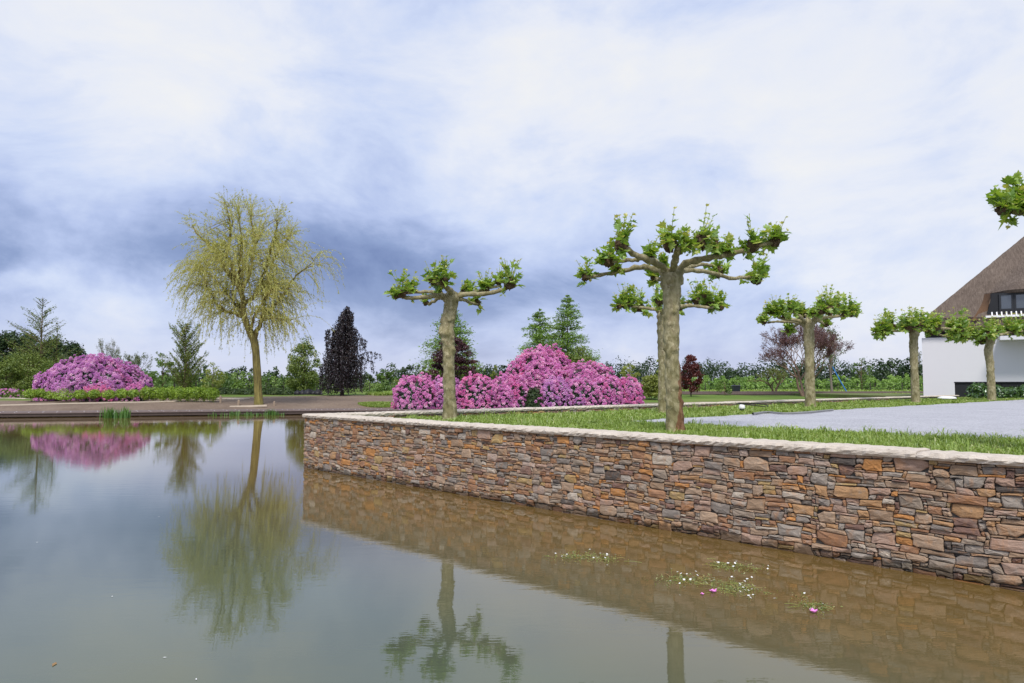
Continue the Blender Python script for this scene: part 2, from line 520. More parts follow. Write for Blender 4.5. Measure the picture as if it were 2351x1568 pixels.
def make_water():
    m, t, bs = mat('pond_water')
    t.n.remove(bs)
    geo = t.new('ShaderNodeNewGeometry').outputs['Position']
    w1 = t.noise(t.vmath('MULTIPLY', geo, (1.6, 4.2, 1)), 1.5, 3, 0.5, 0.4)
    w2 = t.noise(t.vmath('MULTIPLY', geo, (2.2, 8.0, 1)), 4.0, 2, 0.5)
    patch = t.ramp(t.noise(t.vmath('MULTIPLY', geo, (0.10, 0.22, 1)), 1.0, 3, 0.5), [(0.35, 0.35), (0.65, 1.0)])
    h = t.math('MULTIPLY', t.math('ADD', t.math('MULTIPLY', w1, 0.7), t.math('MULTIPLY', w2, 0.22)), patch)
    nb = t.bump(h, 0.026, 0.06)
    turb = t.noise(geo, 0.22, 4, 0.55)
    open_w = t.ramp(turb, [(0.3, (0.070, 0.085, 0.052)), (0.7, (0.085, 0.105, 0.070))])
    # body colour turns browner toward the stone wall, with a noisy edge
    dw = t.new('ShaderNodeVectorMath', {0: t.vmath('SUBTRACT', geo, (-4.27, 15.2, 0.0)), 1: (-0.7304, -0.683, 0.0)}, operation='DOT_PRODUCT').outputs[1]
    wall_brown = t.ramp(t.math('MULTIPLY_ADD', t.math('SUBTRACT', turb, 0.5), 0.25, t.math('DIVIDE', dw, 6.0)), [(0.0, 1.0), (0.25, 0.85), (0.7, 0.0)])
    body = t.mixc(wall_brown, open_w, (0.150, 0.095, 0.030))
    df = t.new('ShaderNodeBsdfDiffuse', {'Color': body})
    gl = t.new('ShaderNodeBsdfGlossy', {'Color': (1, 1, 1, 1), 'Roughness': 0.006, 'Normal': nb})
    fr = t.new('ShaderNodeFresnel', {'IOR': 1.48, 'Normal': nb})
    mx = t.new('ShaderNodeMixShader', {'Fac': fr.outputs[0], 1: df.outputs[0], 2: gl.outputs[0]})
    t.l.new(mx.outputs[0], t.n['Material Output'].inputs[0])
    return m


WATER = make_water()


def make_ground():
    """soil near the bank, meadow farther away"""
    m, t, bs = mat('bank_soil_and_meadow')
    geo = t.new('ShaderNodeNewGeometry').outputs['Position']
    v = t.new('ShaderNodeAttribute', attribute_name='var').outputs['Fac']
    n = t.noise(geo, 0.6, 6, 0.65)
    fine = t.noise(geo, 7.0, 5, 0.7)
    soil = t.ramp(t.math('MULTIPLY_ADD', fine, 0.5, t.math('MULTIPLY', n, 0.5)), [(0.3, (0.13, 0.095, 0.07)), (0.5, (0.20, 0.15, 0.115)), (0.7, (0.27, 0.215, 0.165))])
    gr = t.ramp(t.noise(t.vmath('MULTIPLY', geo, (0.25, 1.0, 1)), 0.35, 6, 0.6), [(0.3, (0.07, 0.12, 0.02)), (0.5, (0.12, 0.19, 0.035)), (0.7, (0.22, 0.24, 0.08))])
    k = t.ramp(t.math('MULTIPLY_ADD', t.math('SUBTRACT', n, 0.5), 0.5, v), [(0.42, 0.0), (0.58, 1.0)])
    t.l.new(t.mixc(k, soil, gr), bs.inputs['Base Color'])
    bs.inputs['Roughness'].default_value = 0.95
    bs.inputs['Specular IOR Level'].default_value = 0.1
    t.l.new(t.bump(fine, 0.6, 0.08), bs.inputs['Normal'])
    return m


GROUND = make_ground()


def make_turf():
    m, t, bs = mat('lawn_earth')
    geo = t.new('ShaderNodeNewGeometry').outputs['Position']
    n = t.noise(geo, 1.4, 5, 0.65)
    f = t.noise(geo, 18, 4, 0.7)
    c = t.ramp(t.math('MULTIPLY_ADD', f, 0.5, t.math('MULTIPLY', n, 0.5)), [(0.32, (0.10, 0.075, 0.045)), (0.45, (0.11, 0.13, 0.03)), (0.7, (0.15, 0.24, 0.045))])
    t.l.new(c, bs.inputs['Base Color'])
    bs.inputs['Roughness'].default_value = 0.95
    t.l.new(t.bump(f, 0.6, 0.04), bs.inputs['Normal'])
    return m


TURF = make_turf()


def make_gravel():
    m, t, bs = mat('pale_grey_gravel')
    geo = t.new('ShaderNodeNewGeometry').outputs['Position']
    vo = t.new('ShaderNodeTexVoronoi', {'Vector': geo, 'Scale': 42.0}, feature='F1')
    cell = t.new('ShaderNodeSeparateColor', {0: vo.outputs['Color']}).outputs[0]
    n = t.noise(geo, 0.8, 5, 0.6)
    mid = t.noise(geo, 9.0, 5, 0.75)
    c = t.ramp(t.math('ADD', t.math('MULTIPLY', cell, 0.35), t.math('ADD', t.math('MULTIPLY', n, 0.3), t.math('MULTIPLY', mid, 0.4))),
               [(0.25, (0.30, 0.30, 0.325)), (0.5, (0.47, 0.47, 0.505)), (0.75, (0.60, 0.60, 0.63))])
    t.l.new(c, bs.inputs['Base Color'])
    bs.inputs['Roughness'].default_value = 0.9
    bs.inputs['Specular IOR Level'].default_value = 0.2
    t.l.new(t.bump(t.math('ADD', vo.outputs['Distance'], t.math('MULTIPLY', mid, 0.8)), 0.8, 0.03), bs.inputs['Normal'])
    return m


GRAVEL = make_gravel()


def make_thatch():
    m, t, bs = mat('roof_thatch')
    co = t.new('ShaderNodeTexCoord').outputs['Object']
    st = t.noise(t.vmath('MULTIPLY', co, (14.0, 3.0, 2.2)), 1.0, 6, 0.75, 0.3)
    pa = t.noise(co, 0.7, 5, 0.6)
    c = t.ramp(t.math('MULTIPLY_ADD', st, 0.75, t.math('MULTIPLY', pa, 0.25)), [(0.3, (0.065, 0.05, 0.04)), (0.5, (0.135, 0.105, 0.085)), (0.7, (0.23, 0.185, 0.15))])
    spk = t.ramp(t.noise(co, 22, 3, 0.7), [(0.62, 0.0), (0.75, 0.5)])
    c = t.mixc(spk, c, (0.33, 0.28, 0.24))
    t.l.new(c, bs.inputs['Base Color'])
    bs.inputs['Roughness'].default_value = 0.95
    bs.inputs['Specular IOR Level'].default_value = 0.1
    t.l.new(t.bump(st, 0.8, 0.06), bs.inputs['Normal'])
    return m


THATCH = make_thatch()
THATCH_CUT = plain('cut_thatch_edge', (0.12, 0.068, 0.038), 0.95, 0.4, 14, 0.6)
PLASTER = plain('white_render', (0.66, 0.66, 0.69), 0.85, 0.02, 2.5, 0.06)
BLACK = plain('black_timber', (0.018, 0.019, 0.022), 0.55, 0.2, 6, 0.1)
FRAME = plain('anthracite_frame', (0.025, 0.027, 0.031), 0.45, 0.1)
WHITEP = plain('white_paint', (0.8, 0.8, 0.8), 0.5, 0.03)
GLASS, _t, _b = mat('window_glass')
_b.inputs['Base Color'].default_value = (0.05, 0.06, 0.07, 1)
_b.inputs['Roughness'].default_value = 0.03
_b.inputs['Specular IOR Level'].default_value = 1.0
_b.inputs['Coat Weight'].default_value = 1.0
DECKM = plain('weathered_deck_timber', (0.165, 0.125, 0.115), 0.8, 0.25, 5, 0.25)
DECKD = plain('deck_fascia_timber', (0.075, 0.055, 0.048), 0.8, 0.3, 5, 0.25)
CREAM = plain('cream_edging_stone', (0.58, 0.50, 0.40), 0.9, 0.15, 6, 0.3)
STAKE = plain('pale_timber_stake', (0.30, 0.23, 0.17), 0.85, 0.2, 9, 0.2)
BLUE = plain('blue_strap', (0.03, 0.16, 0.42), 0.6, 0.05)
BINM = plain('dark_grey_bin_plastic', (0.02, 0.026, 0.032), 0.45, 0.1)
HOSE = plain('grey_hose_rubber', (0.22, 0.22, 0.22), 0.55, 0.1)
CABLE = plain('black_cable_rubber', (0.015, 0.015, 0.015), 0.5, 0.1)
WIREM = plain('fence_wire_steel', (0.12, 0.12, 0.11), 0.5, 0.1)
GRATE = plain('black_pond_liner', (0.02, 0.02, 0.024), 0.5, 0.2)

# ================================================================== THE SETTING
def deck_y(x):
    return np.interp(x, [-120, -26.4, -12.2, 0, 10, 25, 40, 120], [20, 38, 42, 44, 46, 50, 50, 50])


def bank_z(t):
    return np.interp(t, [0, 0.2, 3.4, 5.0, 9, 20, 60, 200], [0.22, 0.22, 0.24, 0.48, 0.66, 0.84, 0.98, 1.0])


def gz(x, y):
    return float(bank_z(y - deck_y(x)))


def build_ground():
    xs = np.concatenate([np.linspace(-2500, -130, 14), np.linspace(-120, 120, 121), np.linspace(130, 2500, 14)])
    ts = np.concatenate([[-60, -43.5, -42.4], np.linspace(-40, -2, 8), [-0.02, 0.0, 0.2, 1, 2, 3.4, 4.2, 5, 6, 7.5, 9], np.linspace(11, 60, 26), np.linspace(70, 200, 14), [300, 500, 900, 1800, 3500]])
    X, T = np.meshgrid(xs, ts)
    Y = deck_y(X) + T
    Z = np.where(T < -0.01, np.where(T < -43, 0.3, -1.2), bank_z(T))
    Z = Z + np.where(T > 3, 0.035 * np.sin(X * 0.9 + T * 0.6) * np.sin(T * 1.3 + X * 0.21), 0)
    # meadow share: bare soil near the bank, grass behind
    edge = np.interp(X, [-60, -40, -28, -8, 0, 8, 18, 60], [10, 9, 12, 22, 16, 4, 6, 6])
    var = 1 / (1 + np.exp(-(T - edge) / 3.0))
    r, c = X.shape
    i = np.arange(r - 1)[:, None] * c
    j = np.arange(c - 1)[None, :]
    Q = np.stack([i + j, i + j + 1, i + c + j + 1, i + c + j], -1).reshape(-1, 4)
    mb = MB()
    mb.add(np.stack([X, Y, Z], -1).reshape(-1, 3), quads=Q, var=var.ravel())
    o = mb.build('ground', GROUND, smooth=True)
    tag(o, 'brown soil bank behind the pond turning to green meadow', 'ground', kind='structure')


build_ground()
mb = MB()
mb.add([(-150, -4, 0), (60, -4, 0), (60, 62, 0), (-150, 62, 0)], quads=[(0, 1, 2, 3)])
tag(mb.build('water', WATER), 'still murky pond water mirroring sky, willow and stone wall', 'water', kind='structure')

# the raised lawn: a corner at A, the front wall along WD, the back wall along BD
A = np.array([-4.27, 15.2])
WD = np.array([0.683, -0.7304])
WI = np.array([0.7304, 0.683])       # inwards from the front wall
BD = np.array([0.731, 0.6824])
BI = np.array([0.6824, -0.731])      # inwards from the back wall
LAWN_Z = 0.93
COPE_Z = 1.10


def prism(mb, pts, z0, z1, var=0.5):
    """closed outline extruded upward (counter-clockwise points)"""
    n = len(pts)
    V = [(p[0], p[1], z1) for p in pts] + [(p[0], p[1], z0) for p in pts]
    mb.add(V, quads=[(i + n, (i + 1) % n + n, (i + 1) % n, i) for i in range(n)], var=var)
    import mathutils
    tr = mathutils.geometry.tessellate_polygon([[Vector((p[0], p[1], 0)) for p in pts]])
    mb.add(V[:n], tris=[tuple(t) for t in tr], var=var)


def fix_normals(o):
    import bmesh
    bm = bmesh.new()
    bm.from_mesh(o.data)
    bmesh.ops.remove_doubles(bm, verts=bm.verts, dist=1e-5)
    bmesh.ops.recalc_face_normals(bm, faces=bm.faces)
    bm.to_mesh(o.data)
    bm.free()


pA = A + WI * 0.2 + BI * 0.2
pB = A + BD * 42 + BI * 0.2
pF = A + WD * 24 + WI * 0.2
lawn_pts = [tuple(pA), tuple(pF), (80, -8), (80, 70), (24.6, 70), tuple(pB)]
mb = MB()
prism(mb, lawn_pts, -1.0, LAWN_Z)
o = mb.build('lawn', TURF)
fix_normals(o)
tag(o, 'raised lawn held by the stone retaining walls', 'lawn', kind='structure')

GC = np.array([2.25, 15.3])
FRONT_OFF = float((GC - A) @ WI)
BACK_OFF = float((GC - A) @ BI)


def wob(s, k):
    return 0.10 * math.sin(s * 1.7 + k) + 0.06 * math.sin(s * 4.3 + 2 * k)


gp = [tuple(GC + WD * s + WI * wob(s, 1.0)) for s in np.linspace(30, 0.4, 60)]
gp += [tuple(GC + BD * s + BI * wob(s, 2.0)) for s in np.linspace(0.4, 34, 60)]
gp += [(46, 20)]
mb = MB()
prism(mb, gp[::-1], LAWN_Z - 0.02, LAWN_Z + 0.012)
o = mb.build('gravel', GRAVEL)
fix_normals(o)
tag(o, 'pale blue-grey gravel terrace between the grass strips', 'gravel', kind='structure')


# ------------------------------------------------------------------ rubble walls
def pack_stones(L, H, seed):
    """pack flat rubble of mixed sizes on a face L x H; returns cells (u0, v0, u1, v1)"""
    r = random.Random(seed)
    cu, cv = 0.034, 0.0225
    nx, ny = int(L / cu), int(H / cv)
    occ = np.zeros((nx, ny), dtype=bool)
    out = []

    def put(w, h, tries):
        for _ in range(tries):
            x, y = r.randrange(0, nx - w + 1), r.randrange(0, ny - h + 1)
            if not occ[x:x + w, y:y + h].any():
                occ[x:x + w, y:y + h] = True
                out.append((x, y, x + w, y + h))
                return w * h
        return 0
    area = nx * ny
    for lo, hi, hl, hh, share in ((6, 9, 4, 6, 0.15), (4, 7, 3, 5, 0.22), (4, 8, 2, 3, 0.22)):
        goal = share * area
        for _ in range(6000):
            w, h = r.randint(lo, hi), r.randint(hl, hh)
            if h > ny:
                h = ny
            goal -= put(w, h, 4)
            if goal <= 0:
                break
    for y in range(ny):
        x = 0
        while x < nx:
            if occ[x, y]:
                x += 1
                continue
            w, m = 1, r.randint(2, 6)
            while w < m and x + w < nx and not occ[x + w, y]:
                w += 1
            # no slivers of one cell left over
            if x + w + 1 < nx and not occ[x + w, y] and (x + w + 1 >= nx or occ[x + w + 1, y]):
                w += 1
            h, mh = 1, r.choice((1, 2, 2, 3))
            while h < mh and y + h < ny and not occ[x:x + w, y + h].any():
                h += 1
            occ[x:x + w, y:y + h] = True
            out.append((x, y, x + w, y + h))
            x += w
    return [(a * cu, c * cv, b * cu, d * cv) for a, c, b, d in out]


def warp_uv(u, v):
    du = 0.010 * np.sin(u * 7 + v * 21) + 0.007 * np.sin(u * 11 - v * 37 + 1.3)
    dv = 0.007 * np.sin(u * 6.1 + 0.7) + 0.006 * np.sin(u * 3.1 + v * 19) + 0.002 * np.sin(u * 23 - v * 11 + 2)
    return u + du, v + dv


def stone_shape(cell, r):
    """one stone: irregular outline, bevelled and slightly domed face, standing proud of the joint"""
    u0, v0, u1, v1 = cell
    w, h = u1 - u0, v1 - v0
    g = r.uniform(0.0015, 0.0032)
    big = w * h > 0.012
    k = [min(w, h) * r.uniform(0.02, 0.16 if r.random() < 0.65 else 0.5) for _ in range(4)]
    ax = [r.uniform(0.7, 1.7) for _ in range(4)]
    a, b, c, d = u0 + g, v0 + g, u1 - g, v1 - g
    j = lambda s=0.004: r.uniform(-s, s)
    e = 0.006 if big else 0.003
    pts = [(a + k[0] * ax[0], b), (u0 + w * r.uniform(.4, .6), b + abs(j(e))), (c - k[1] * ax[1], b), (c, b + k[1] * .8), (c - abs(j(e)), v0 + h * r.uniform(.4, .6)),
           (c, d - k[2] * .8), (c - k[2] * ax[2], d), (u0 + w * r.uniform(.4, .6), d - abs(j(e))), (a + k[3] * ax[3], d), (a, d - k[3] * .8), (a + abs(j(e)), v0 + h * r.uniform(.4, .6)), (a, b + k[0] * .8)]
    P = np.array(pts) + np.array([[j(0.002), j(0.002)] for _ in pts])
    n = len(P)
    cen = P.mean(axis=0)
    proud = r.uniform(0.002, 0.026)
    tu, tv = r.uniform(-0.05, 0.05), r.uniform(-0.09, 0.09)
    bev = min(w, h) * r.uniform(0.05, 0.11) + 0.002
    inn = cen + (P - cen) * (1 - np.minimum(0.6, bev / (np.abs(P - cen).max(axis=1) + 1e-6)))[:, None]

    def dep(Q, base, rough):
        return base + (Q[:, 0] - cen[0]) * tu + (Q[:, 1] - cen[1]) * tv + np.array([r.uniform(-rough, rough) for _ in Q])
    rings = []
    for Q, D in ((P, np.full(n, -0.06)), (P, dep(P, proud - bev * 0.8, 0.002)), (inn, dep(inn, proud, 0.003))):
        U, Vv = warp_uv(Q[:, 0], Q[:, 1])
        rings.append(np.stack([U, -D, Vv], -1))
    mid = cen + (inn - cen) * 0.45
    U, Vv = warp_uv(mid[:, 0], mid[:, 1])
    rings.append(np.stack([U, -dep(mid, proud + 0.004, 0.004), Vv], -1))
    V = np.concatenate(rings)
    i = np.arange(n)
    ii = (i + 1) % n
    quads = [q for s in range(3) for q in np.stack([s * n + i, s * n + ii, (s + 1) * n + ii, (s + 1) * n + i], -1)]
    U, Vv = warp_uv(cen[0:1], cen[1:2])
    V = np.concatenate([V, [[U[0], -(proud + 0.005 + r.uniform(-.003, .004)), Vv[0]]]])
    tris = np.stack([3 * n + i, 3 * n + ii, np.full(n, 4 * n)], -1)
    return V, tris, np.array(quads)


def rubble(root, L, H, u_off, y_face, z0, seed, flip=False, singles=300, root_dist=None):
    r = random.Random(seed)
    cells = pack_stones(L, H, seed)
    items = []
    for c in cells:
        V, t, q = stone_shape(c, r)
        V = V + np.array([u_off, 0, z0])
        if flip:
            V[:, 1] *= -1
            t = t[:, ::-1]
            q = q[:, ::-1]
        V[:, 1] += y_face
        V[:, 2] = np.minimum(V[:, 2], COPE_Z - 0.072)
        area = (c[2] - c[0]) * (c[3] - c[1])
        mid = V.mean(axis=0)
        dist = root_dist(mid) if root_dist else 1.0
        if mid[2] < 0.0:
            area *= 0.05
        items.append((area / dist ** 2, V, t, q, r.random(), mid))
    items.sort(key=lambda s: -s[0])
    rest = MB()
    for k, (s, V, t, q, v, mid) in enumerate(items):
        if k < singles:
            m1 = MB()
            m1.add(V - mid, tris=t, quads=q, var=v)
            m1.build('stone', STONE, root, loc=tuple(mid))
        else:
            rest.add(V, tris=t, quads=q, var=v)
    if len(items) > singles:
        tag(rest.build('small_stones', STONE, root), kind='stuff')
    return len(items)


def coping_slabs(root, u0, u1, y0, y1, seed):
    r = random.Random(seed)
    u = u0
    while u < u1 - 0.05:
        ln = min(r.uniform(0.8, 1.6), u1 - u)
        ln = ln if u1 - u - ln > 0.4 else u1 - u
        n = max(4, int(ln / 0.045))
        us = np.linspace(0.002, ln - 0.002, n)
        zt, zb = COPE_Z + r.uniform(-0.006, 0.006), COPE_Z - 0.072
        e0, e1 = r.uniform(-0.012, 0.012), r.uniform(-0.012, 0.012)
        prof = [(y0 + e0 + 0.012, zb), (y0 + e0, zb + 0.022), (y0 + e0 - 0.004, zt - 0.03), (y0 + e0 + 0.018, zt - 0.004), (y0 + 0.13, zt + 0.002), (y1 - 0.13, zt),
                (y1 + e1 - 0.02, zt - 0.004), (y1 + e1, zt - 0.03), (y1 + e1 - 0.006, zb)]
        m = len(prof)
        Vs = []
        for k, uu in enumerate(us):
            end = 0.008 if k in (0, n - 1) else 0
            for q, (yy, zz) in enumerate(prof):
                edge = q in (1, 2, 3, 6, 7)
                am = 0.011 if edge else 0.003
                Vs.append((u + uu, yy + r.uniform(-am, am) + (end if q < 4 else -end), zz + r.uniform(-am, am) * (0.6 if 0 < q < m - 1 else 0) - (end if 2 < q < 7 else 0)))
        V = np.array(Vs)
        i = np.arange(n - 1)[:, None] * m
        j = np.arange(m)[None, :]
        jn = (j + 1) % m
        Q = np.stack([i + j, i + m + j, i + m + jn, i + jn], -1).reshape(-1, 4)
        tri = [(0, k, k + 1) for k in range(1, m - 1)] + [((n - 1) * m, (n - 1) * m + k + 1, (n - 1) * m + k) for k in range(1, m - 1)]
        c = np.array([u + ln / 2, (y0 + y1) / 2, COPE_Z])
        mb = MB()
        mb.add(V - c, quads=Q, tris=tri, var=r.random())
        mb.build('coping_stone', COPING, root, loc=tuple(c))
        u += ln


front = thing('retaining_wall', (A[0], A[1], 0), 'rust and grey rubble stone retaining wall rising straight out of the pond', 'wall', rz=math.atan2(WD[1], WD[0]))
FL = 17.5
mb = MB()
mb.box((0.03, 0.045, -1.1), (FL + 2, 0.36, COPE_Z - 0.073))
mb.build('mortar_core', MORTAR, front)


def dist_front(m):
    p = A + WD * m[0]
    return math.hypot(p[0], p[1]) if abs(p[0]) < 0.76 * max(p[1], 0.1) else 60.0


rubble(front, FL, 1.17, -0.02, 0.028, -0.125, 11, root_dist=dist_front)
coping_slabs(front, -0.06, FL + 2, -0.03, 0.40, 21)

back = thing('retaining_wall', (A[0], A[1], 0), 'low rubble wall with cream coping between the lawn and the pink rhododendrons', 'wall', rz=math.atan2(BD[1], BD[0]))
BL = 41.0
mb = MB()
mb.box((0.40, -0.36, -1.1), (BL, -0.03, COPE_Z - 0.073))
mb.build('mortar_core', MORTAR, back)


def dist_back(m):
    p = A + BD * m[0]
    return math.hypot(p[0], p[1])


rubble(back, 9.0, 1.17, 0.02, -0.03, -0.125, 13, flip=True, singles=0)
rubble(back, 30.0, 0.16, 0.5, -0.36, COPE_Z - 0.072 - 0.165, 15, singles=280, root_dist=dist_back)
coping_slabs(back, 0.405, BL, -0.40, 0.03, 23)


# ------------------------------------------------------------------ grass on the raised lawn
def blades(P, H, W, lean, var):
    """curved blades: root quad and pointed tip"""
    n = len(P)
    a = rng.uniform(0, 2 * math.pi, n)
    D = np.stack([np.cos(a), np.sin(a), np.zeros(n)], -1)
    S = np.stack([-np.sin(a), np.cos(a), np.zeros(n)], -1)
    up = np.array([0, 0, 1.0])
    Lh = (H * lean)[:, None]
    w = (W / 2)[:, None]
    M = P + up * (H * 0.62)[:, None] + D * Lh * 0.35
    Tp = P + up * (H * np.maximum(0.25, 1.0 - 0.38 * lean))[:, None] + D * Lh
    V = np.stack([P - S * w, P + S * w, M + S * w * 0.8, M - S * w * 0.8, Tp], 1).reshape(-1, 3)
    b = np.arange(n)[:, None] * 5
    return V, b + np.array([[3, 2, 4]]), b + np.array([[0, 1, 2, 3]]), np.repeat(var, 5)


def lawn_grass():
    mb = MB()
    # (u range along front wall, inward range, density) then the strip along the back wall
    def emit(base, d1, d2, u0, u1, w0, w1, n, hlo, hhi, wid, tuft):
        u = rng.uniform(u0, u1, n)
        w = rng.uniform(w0, w1, n)
        p = base + np.outer(u, d1) + np.outer(w, d2)
        # tufts: pull points together
        nt = max(1, n // tuft)
        cu, cw = rng.uniform(u0, u1, nt), rng.uniform(w0, w1, nt)
        k = rng.integers(0, nt, n)
        pt = base + np.outer(cu[k], d1) + np.outer(cw[k], d2) + rng.normal(size=(n, 2)) * 0.055
        use = rng.random(n) < 0.62
        p = np.where(use[:, None], pt, p)
        th = rng.lognormal(0, 0.42, nt)[k]
        a = (p - A) @ WI
        b = (p - A) @ BI
        ok = (a > 0.43) & (b > 0.43) & ~((a > FRONT_OFF + 0.05) & (b > BACK_OFF + 0.05))
        # bare patches and frayed edge toward the gravel
        bare = np.sin(p[:, 0] * 2.3 + np.sin(p[:, 1] * 1.7) * 2) * np.sin(p[:, 1] * 2.9 + 1) > 0.72
        ok &= ~(bare & (rng.random(n) < 0.7))
        p, use, th = p[ok], use[ok], th[ok]
        m = len(p)
        P = np.concatenate([p, np.full((m, 1), LAWN_Z)], 1)
        H = rng.uniform(hlo, hhi, m) * np.where(use, th, 0.75)
        H = np.minimum(H, 0.26)
        V, t, q, va = blades(P, H, rng.uniform(0.7, 1.3, m) * wid, rng.uniform(0.4, 1.7, m), np.clip(rng.normal(0.5, 0.24, m), 0, 1))
        mb.add(V, tris=t, quads=q, var=va)
    emit(A, WD, WI, 5.0, 14.5, 0.43, FRONT_OFF, 42000, 0.04, 0.10, 0.012, 26)
    emit(A, WD, WI, 0.4, 5.5, 0.43, FRONT_OFF + 0.5, 20000, 0.035, 0.09, 0.014, 24)
    emit(A, BD, BI, 0.4, 16, 0.43, BACK_OFF, 28000, 0.035, 0.085, 0.02, 20)
    emit(A, BD, BI, 15, 42, 0.43, BACK_OFF, 26000, 0.035, 0.085, 0.032, 20)
    tag(mb.build('grass', L_GRASS), 'coarse sprouting green grass on the raised lawn', 'grass', kind='stuff')


lawn_grass()

# ------------------------------------------------------------------ far bank: deck, edging, path
def build_deck():
    root = thing('timber_deck', (0, 0, 0), 'weathered brown timber deck edge along the far bank of the pond', 'deck')
    xs = np.concatenate([np.arange(-46, 14, 2.0)])
    for a, b in zip(xs[:-1], xs[1:]):
        pa, pb = np.array([a, deck_y(a)]), np.array([b, deck_y(b)])
        for w0, w1, dz in ((0.0, 0.55, 0), (0.56, 1.12, 0.004), (1.13, 1.7, -0.003), (1.71, 2.3, 0.003), (2.31, 3.0, 0)):
            m = MB()
            g = 0.006
            z = 0.255 + dz
            V = [(pa[0] + g, pa[1] + w0 - 0.35, z), (pb[0] - g, pb[1] + w0 - 0.35, z), (pb[0] - g, pb[1] + w1 - 0.36, z), (pa[0] + g, pa[1] + w1 - 0.36, z)]
            V += [(x, y, z - 0.05) for x, y, z in V]
            m.add(V, quads=[(0, 1, 2, 3), (4, 7, 6, 5), (0, 4, 5, 1), (1, 5, 6, 2), (2, 6, 7, 3), (3, 7, 4, 0)])
            m.build('deck_board', DECKM, root)
        m = MB()
        V = [(pa[0] + .004, pa[1] - 0.30, 0.198), (pb[0] - .004, pb[1] - 0.30, 0.198), (pb[0] - .004, pb[1] - 0.24, 0.198), (pa[0] + .004, pa[1] - 0.24, 0.198)]
        V += [(x, y, 0.05) for x, y, z in V]
        m.add(V, quads=[(0, 1, 2, 3), (4, 7, 6, 5), (0, 4, 5, 1), (1, 5, 6, 2), (2, 6, 7, 3), (3, 7, 4, 0)])
        m.build('fascia_board', DECKD, root)
    m = MB()
    for x in np.arange(-45, 12, 0.62):
        for w in (0.15, 1.4):
            y = deck_y(x) + w
            m.box((x - 0.02, y - 0.02, 0.25), (x + 0.02, y + 0.02, 0.268))
    tag(m.build('screw_heads', WHITEP, root), kind='stuff')
    # second landing on the far side, behind the lawn
    root = thing('timber_deck', (0, 0, 0), 'brown timber edging beyond the lawn behind the low wall, beside the bin', 'deck')
    for k in range(9):
        m = MB()
        x0 = 15.2 + k * 2.5
        m.box((x0, 66.0, 0.72), (x0 + 2.49, 66.6, 1.10))
        m.build('edge_board', DECKM, root)
    m = MB()
    m.box((15.2, 65.2, 0.60), (37.6, 65.95, 0.86))
    m.build('step_board', DECKD, root)


build_deck()


def strip(name, pts, w, h, m, label, cat, kind=None):
    mb = MB()
    P = smooth_path(pts, 40)
    T = np.gradient(P, axis=0)
    S = np.stack([-T[:, 1], T[:, 0], np.zeros(len(P))], -1)
    S /= np.linalg.norm(S, axis=1)[:, None]
    up = np.array([0, 0, h])
    V = np.stack([P - S * w / 2, P + S * w / 2, P + S * w / 2 + up, P - S * w / 2 + up], 1).reshape(-1, 3)
    i = np.arange(len(P) - 1)[:, None] * 4
    Q = np.concatenate([i + np.array([[a, b, b + 4, a + 4]]) for a, b in ((0, 1), (1, 2), (2, 3), (3, 0))])
    n = 4 * len(P)
    mb.add(V, quads=np.concatenate([Q, [[3, 2, 1, 0], [n - 4, n - 3, n - 2, n - 1]]]))
    o = mb.build(name, m)
    return tag(o, label, cat, kind=kind)


def on_ground(px, y, dz=0.0):
    x = (px - 1175) / F * y
    return (x, y, gz(x, y) + dz)


strip('path_edging', [on_ground(-60, 42.0), on_ground(120, 43.8), on_ground(330, 46.2), on_ground(500, 48.6), on_ground(560, 50.0)], 0.16, 0.07, CREAM,
      'thin cream stone edging curving along the soil in front of the box plants', 'edging')
strip('sand_path', [on_ground(486, 51.2), on_ground(520, 51.8), on_ground(562, 51.4)], 1.3, 0.04, CREAM, 'short pale sand path near the willow', 'path', 'structure')
strip('sand_path', [on_ground(-40, 50), on_ground(20, 51), on_ground(68, 50)], 0.5, 0.04, CREAM, 'short pale sand path at the left bed', 'path', 'structure')

# ================================================================== PLANE TREES
def plane_leaf_mesh():
    """five-lobed leaf, about 1 unit long, stalk at the origin, growing along +y"""
    half = [(0.06, 0.02), (0.30, -0.06), (0.34, 0.10), (0.55, 0.22), (0.36, 0.36), (0.42, 0.58), (0.20, 0.56), (0.0, 1.0)]
    pts = [(x, y) for x, y in half] + [(-x, y) for x, y in half[-2::-1]]
    V = [(0, 0.28, 0)] + [(x, y, 0.22 * abs(x) - 0.18 * max(0, y - 0.3) ** 2 + (0.05 if k % 2 else -0.03)) for k, (x, y) in enumerate(pts)]
    n = len(pts)
    T = [(0, 1 + k, 1 + (k + 1) % n) for k in range(n)]
    return np.array(V, float), np.array(T)


PLV, PLT = plane_leaf_mesh()
LEAF_MESHES = []
for _k in range(10):
    _m = MB()
    _v = PLV.copy()
    _v[:, 0] *= random.uniform(0.85, 1.15)
    _v[:, 2] += random.uniform(-0.25, 0.1) * _v[:, 1] ** 2
    _m.add(_v, tris=PLT, var=[0.12, 0.25, 0.33, 0.42, 0.5, 0.58, 0.66, 0.74, 0.85, 0.97][_k])
    LEAF_MESHES.append(_m.mesh('plane_leaf', L_PLANE))


def leaf_matrix(pos, out, size):
    """leaf rooted at pos, tip toward out (drooping), face turned up"""
    y = Vector(out).normalized()
    up = Vector((random.uniform(-.5, .5), random.uniform(-.5, .5), 1.0))
    x = y.cross(up)
    if x.length < 1e-3:
        x = Vector((1, 0, 0))
    x.normalize()
    z = x.cross(y)
    M = Matrix((x, y, z)).transposed().to_4x4() @ Matrix.Rotation(random.uniform(-0.7, 0.7), 4, 'Y') @ Matrix.Scale(size, 4)
    M.translation = pos
    return M


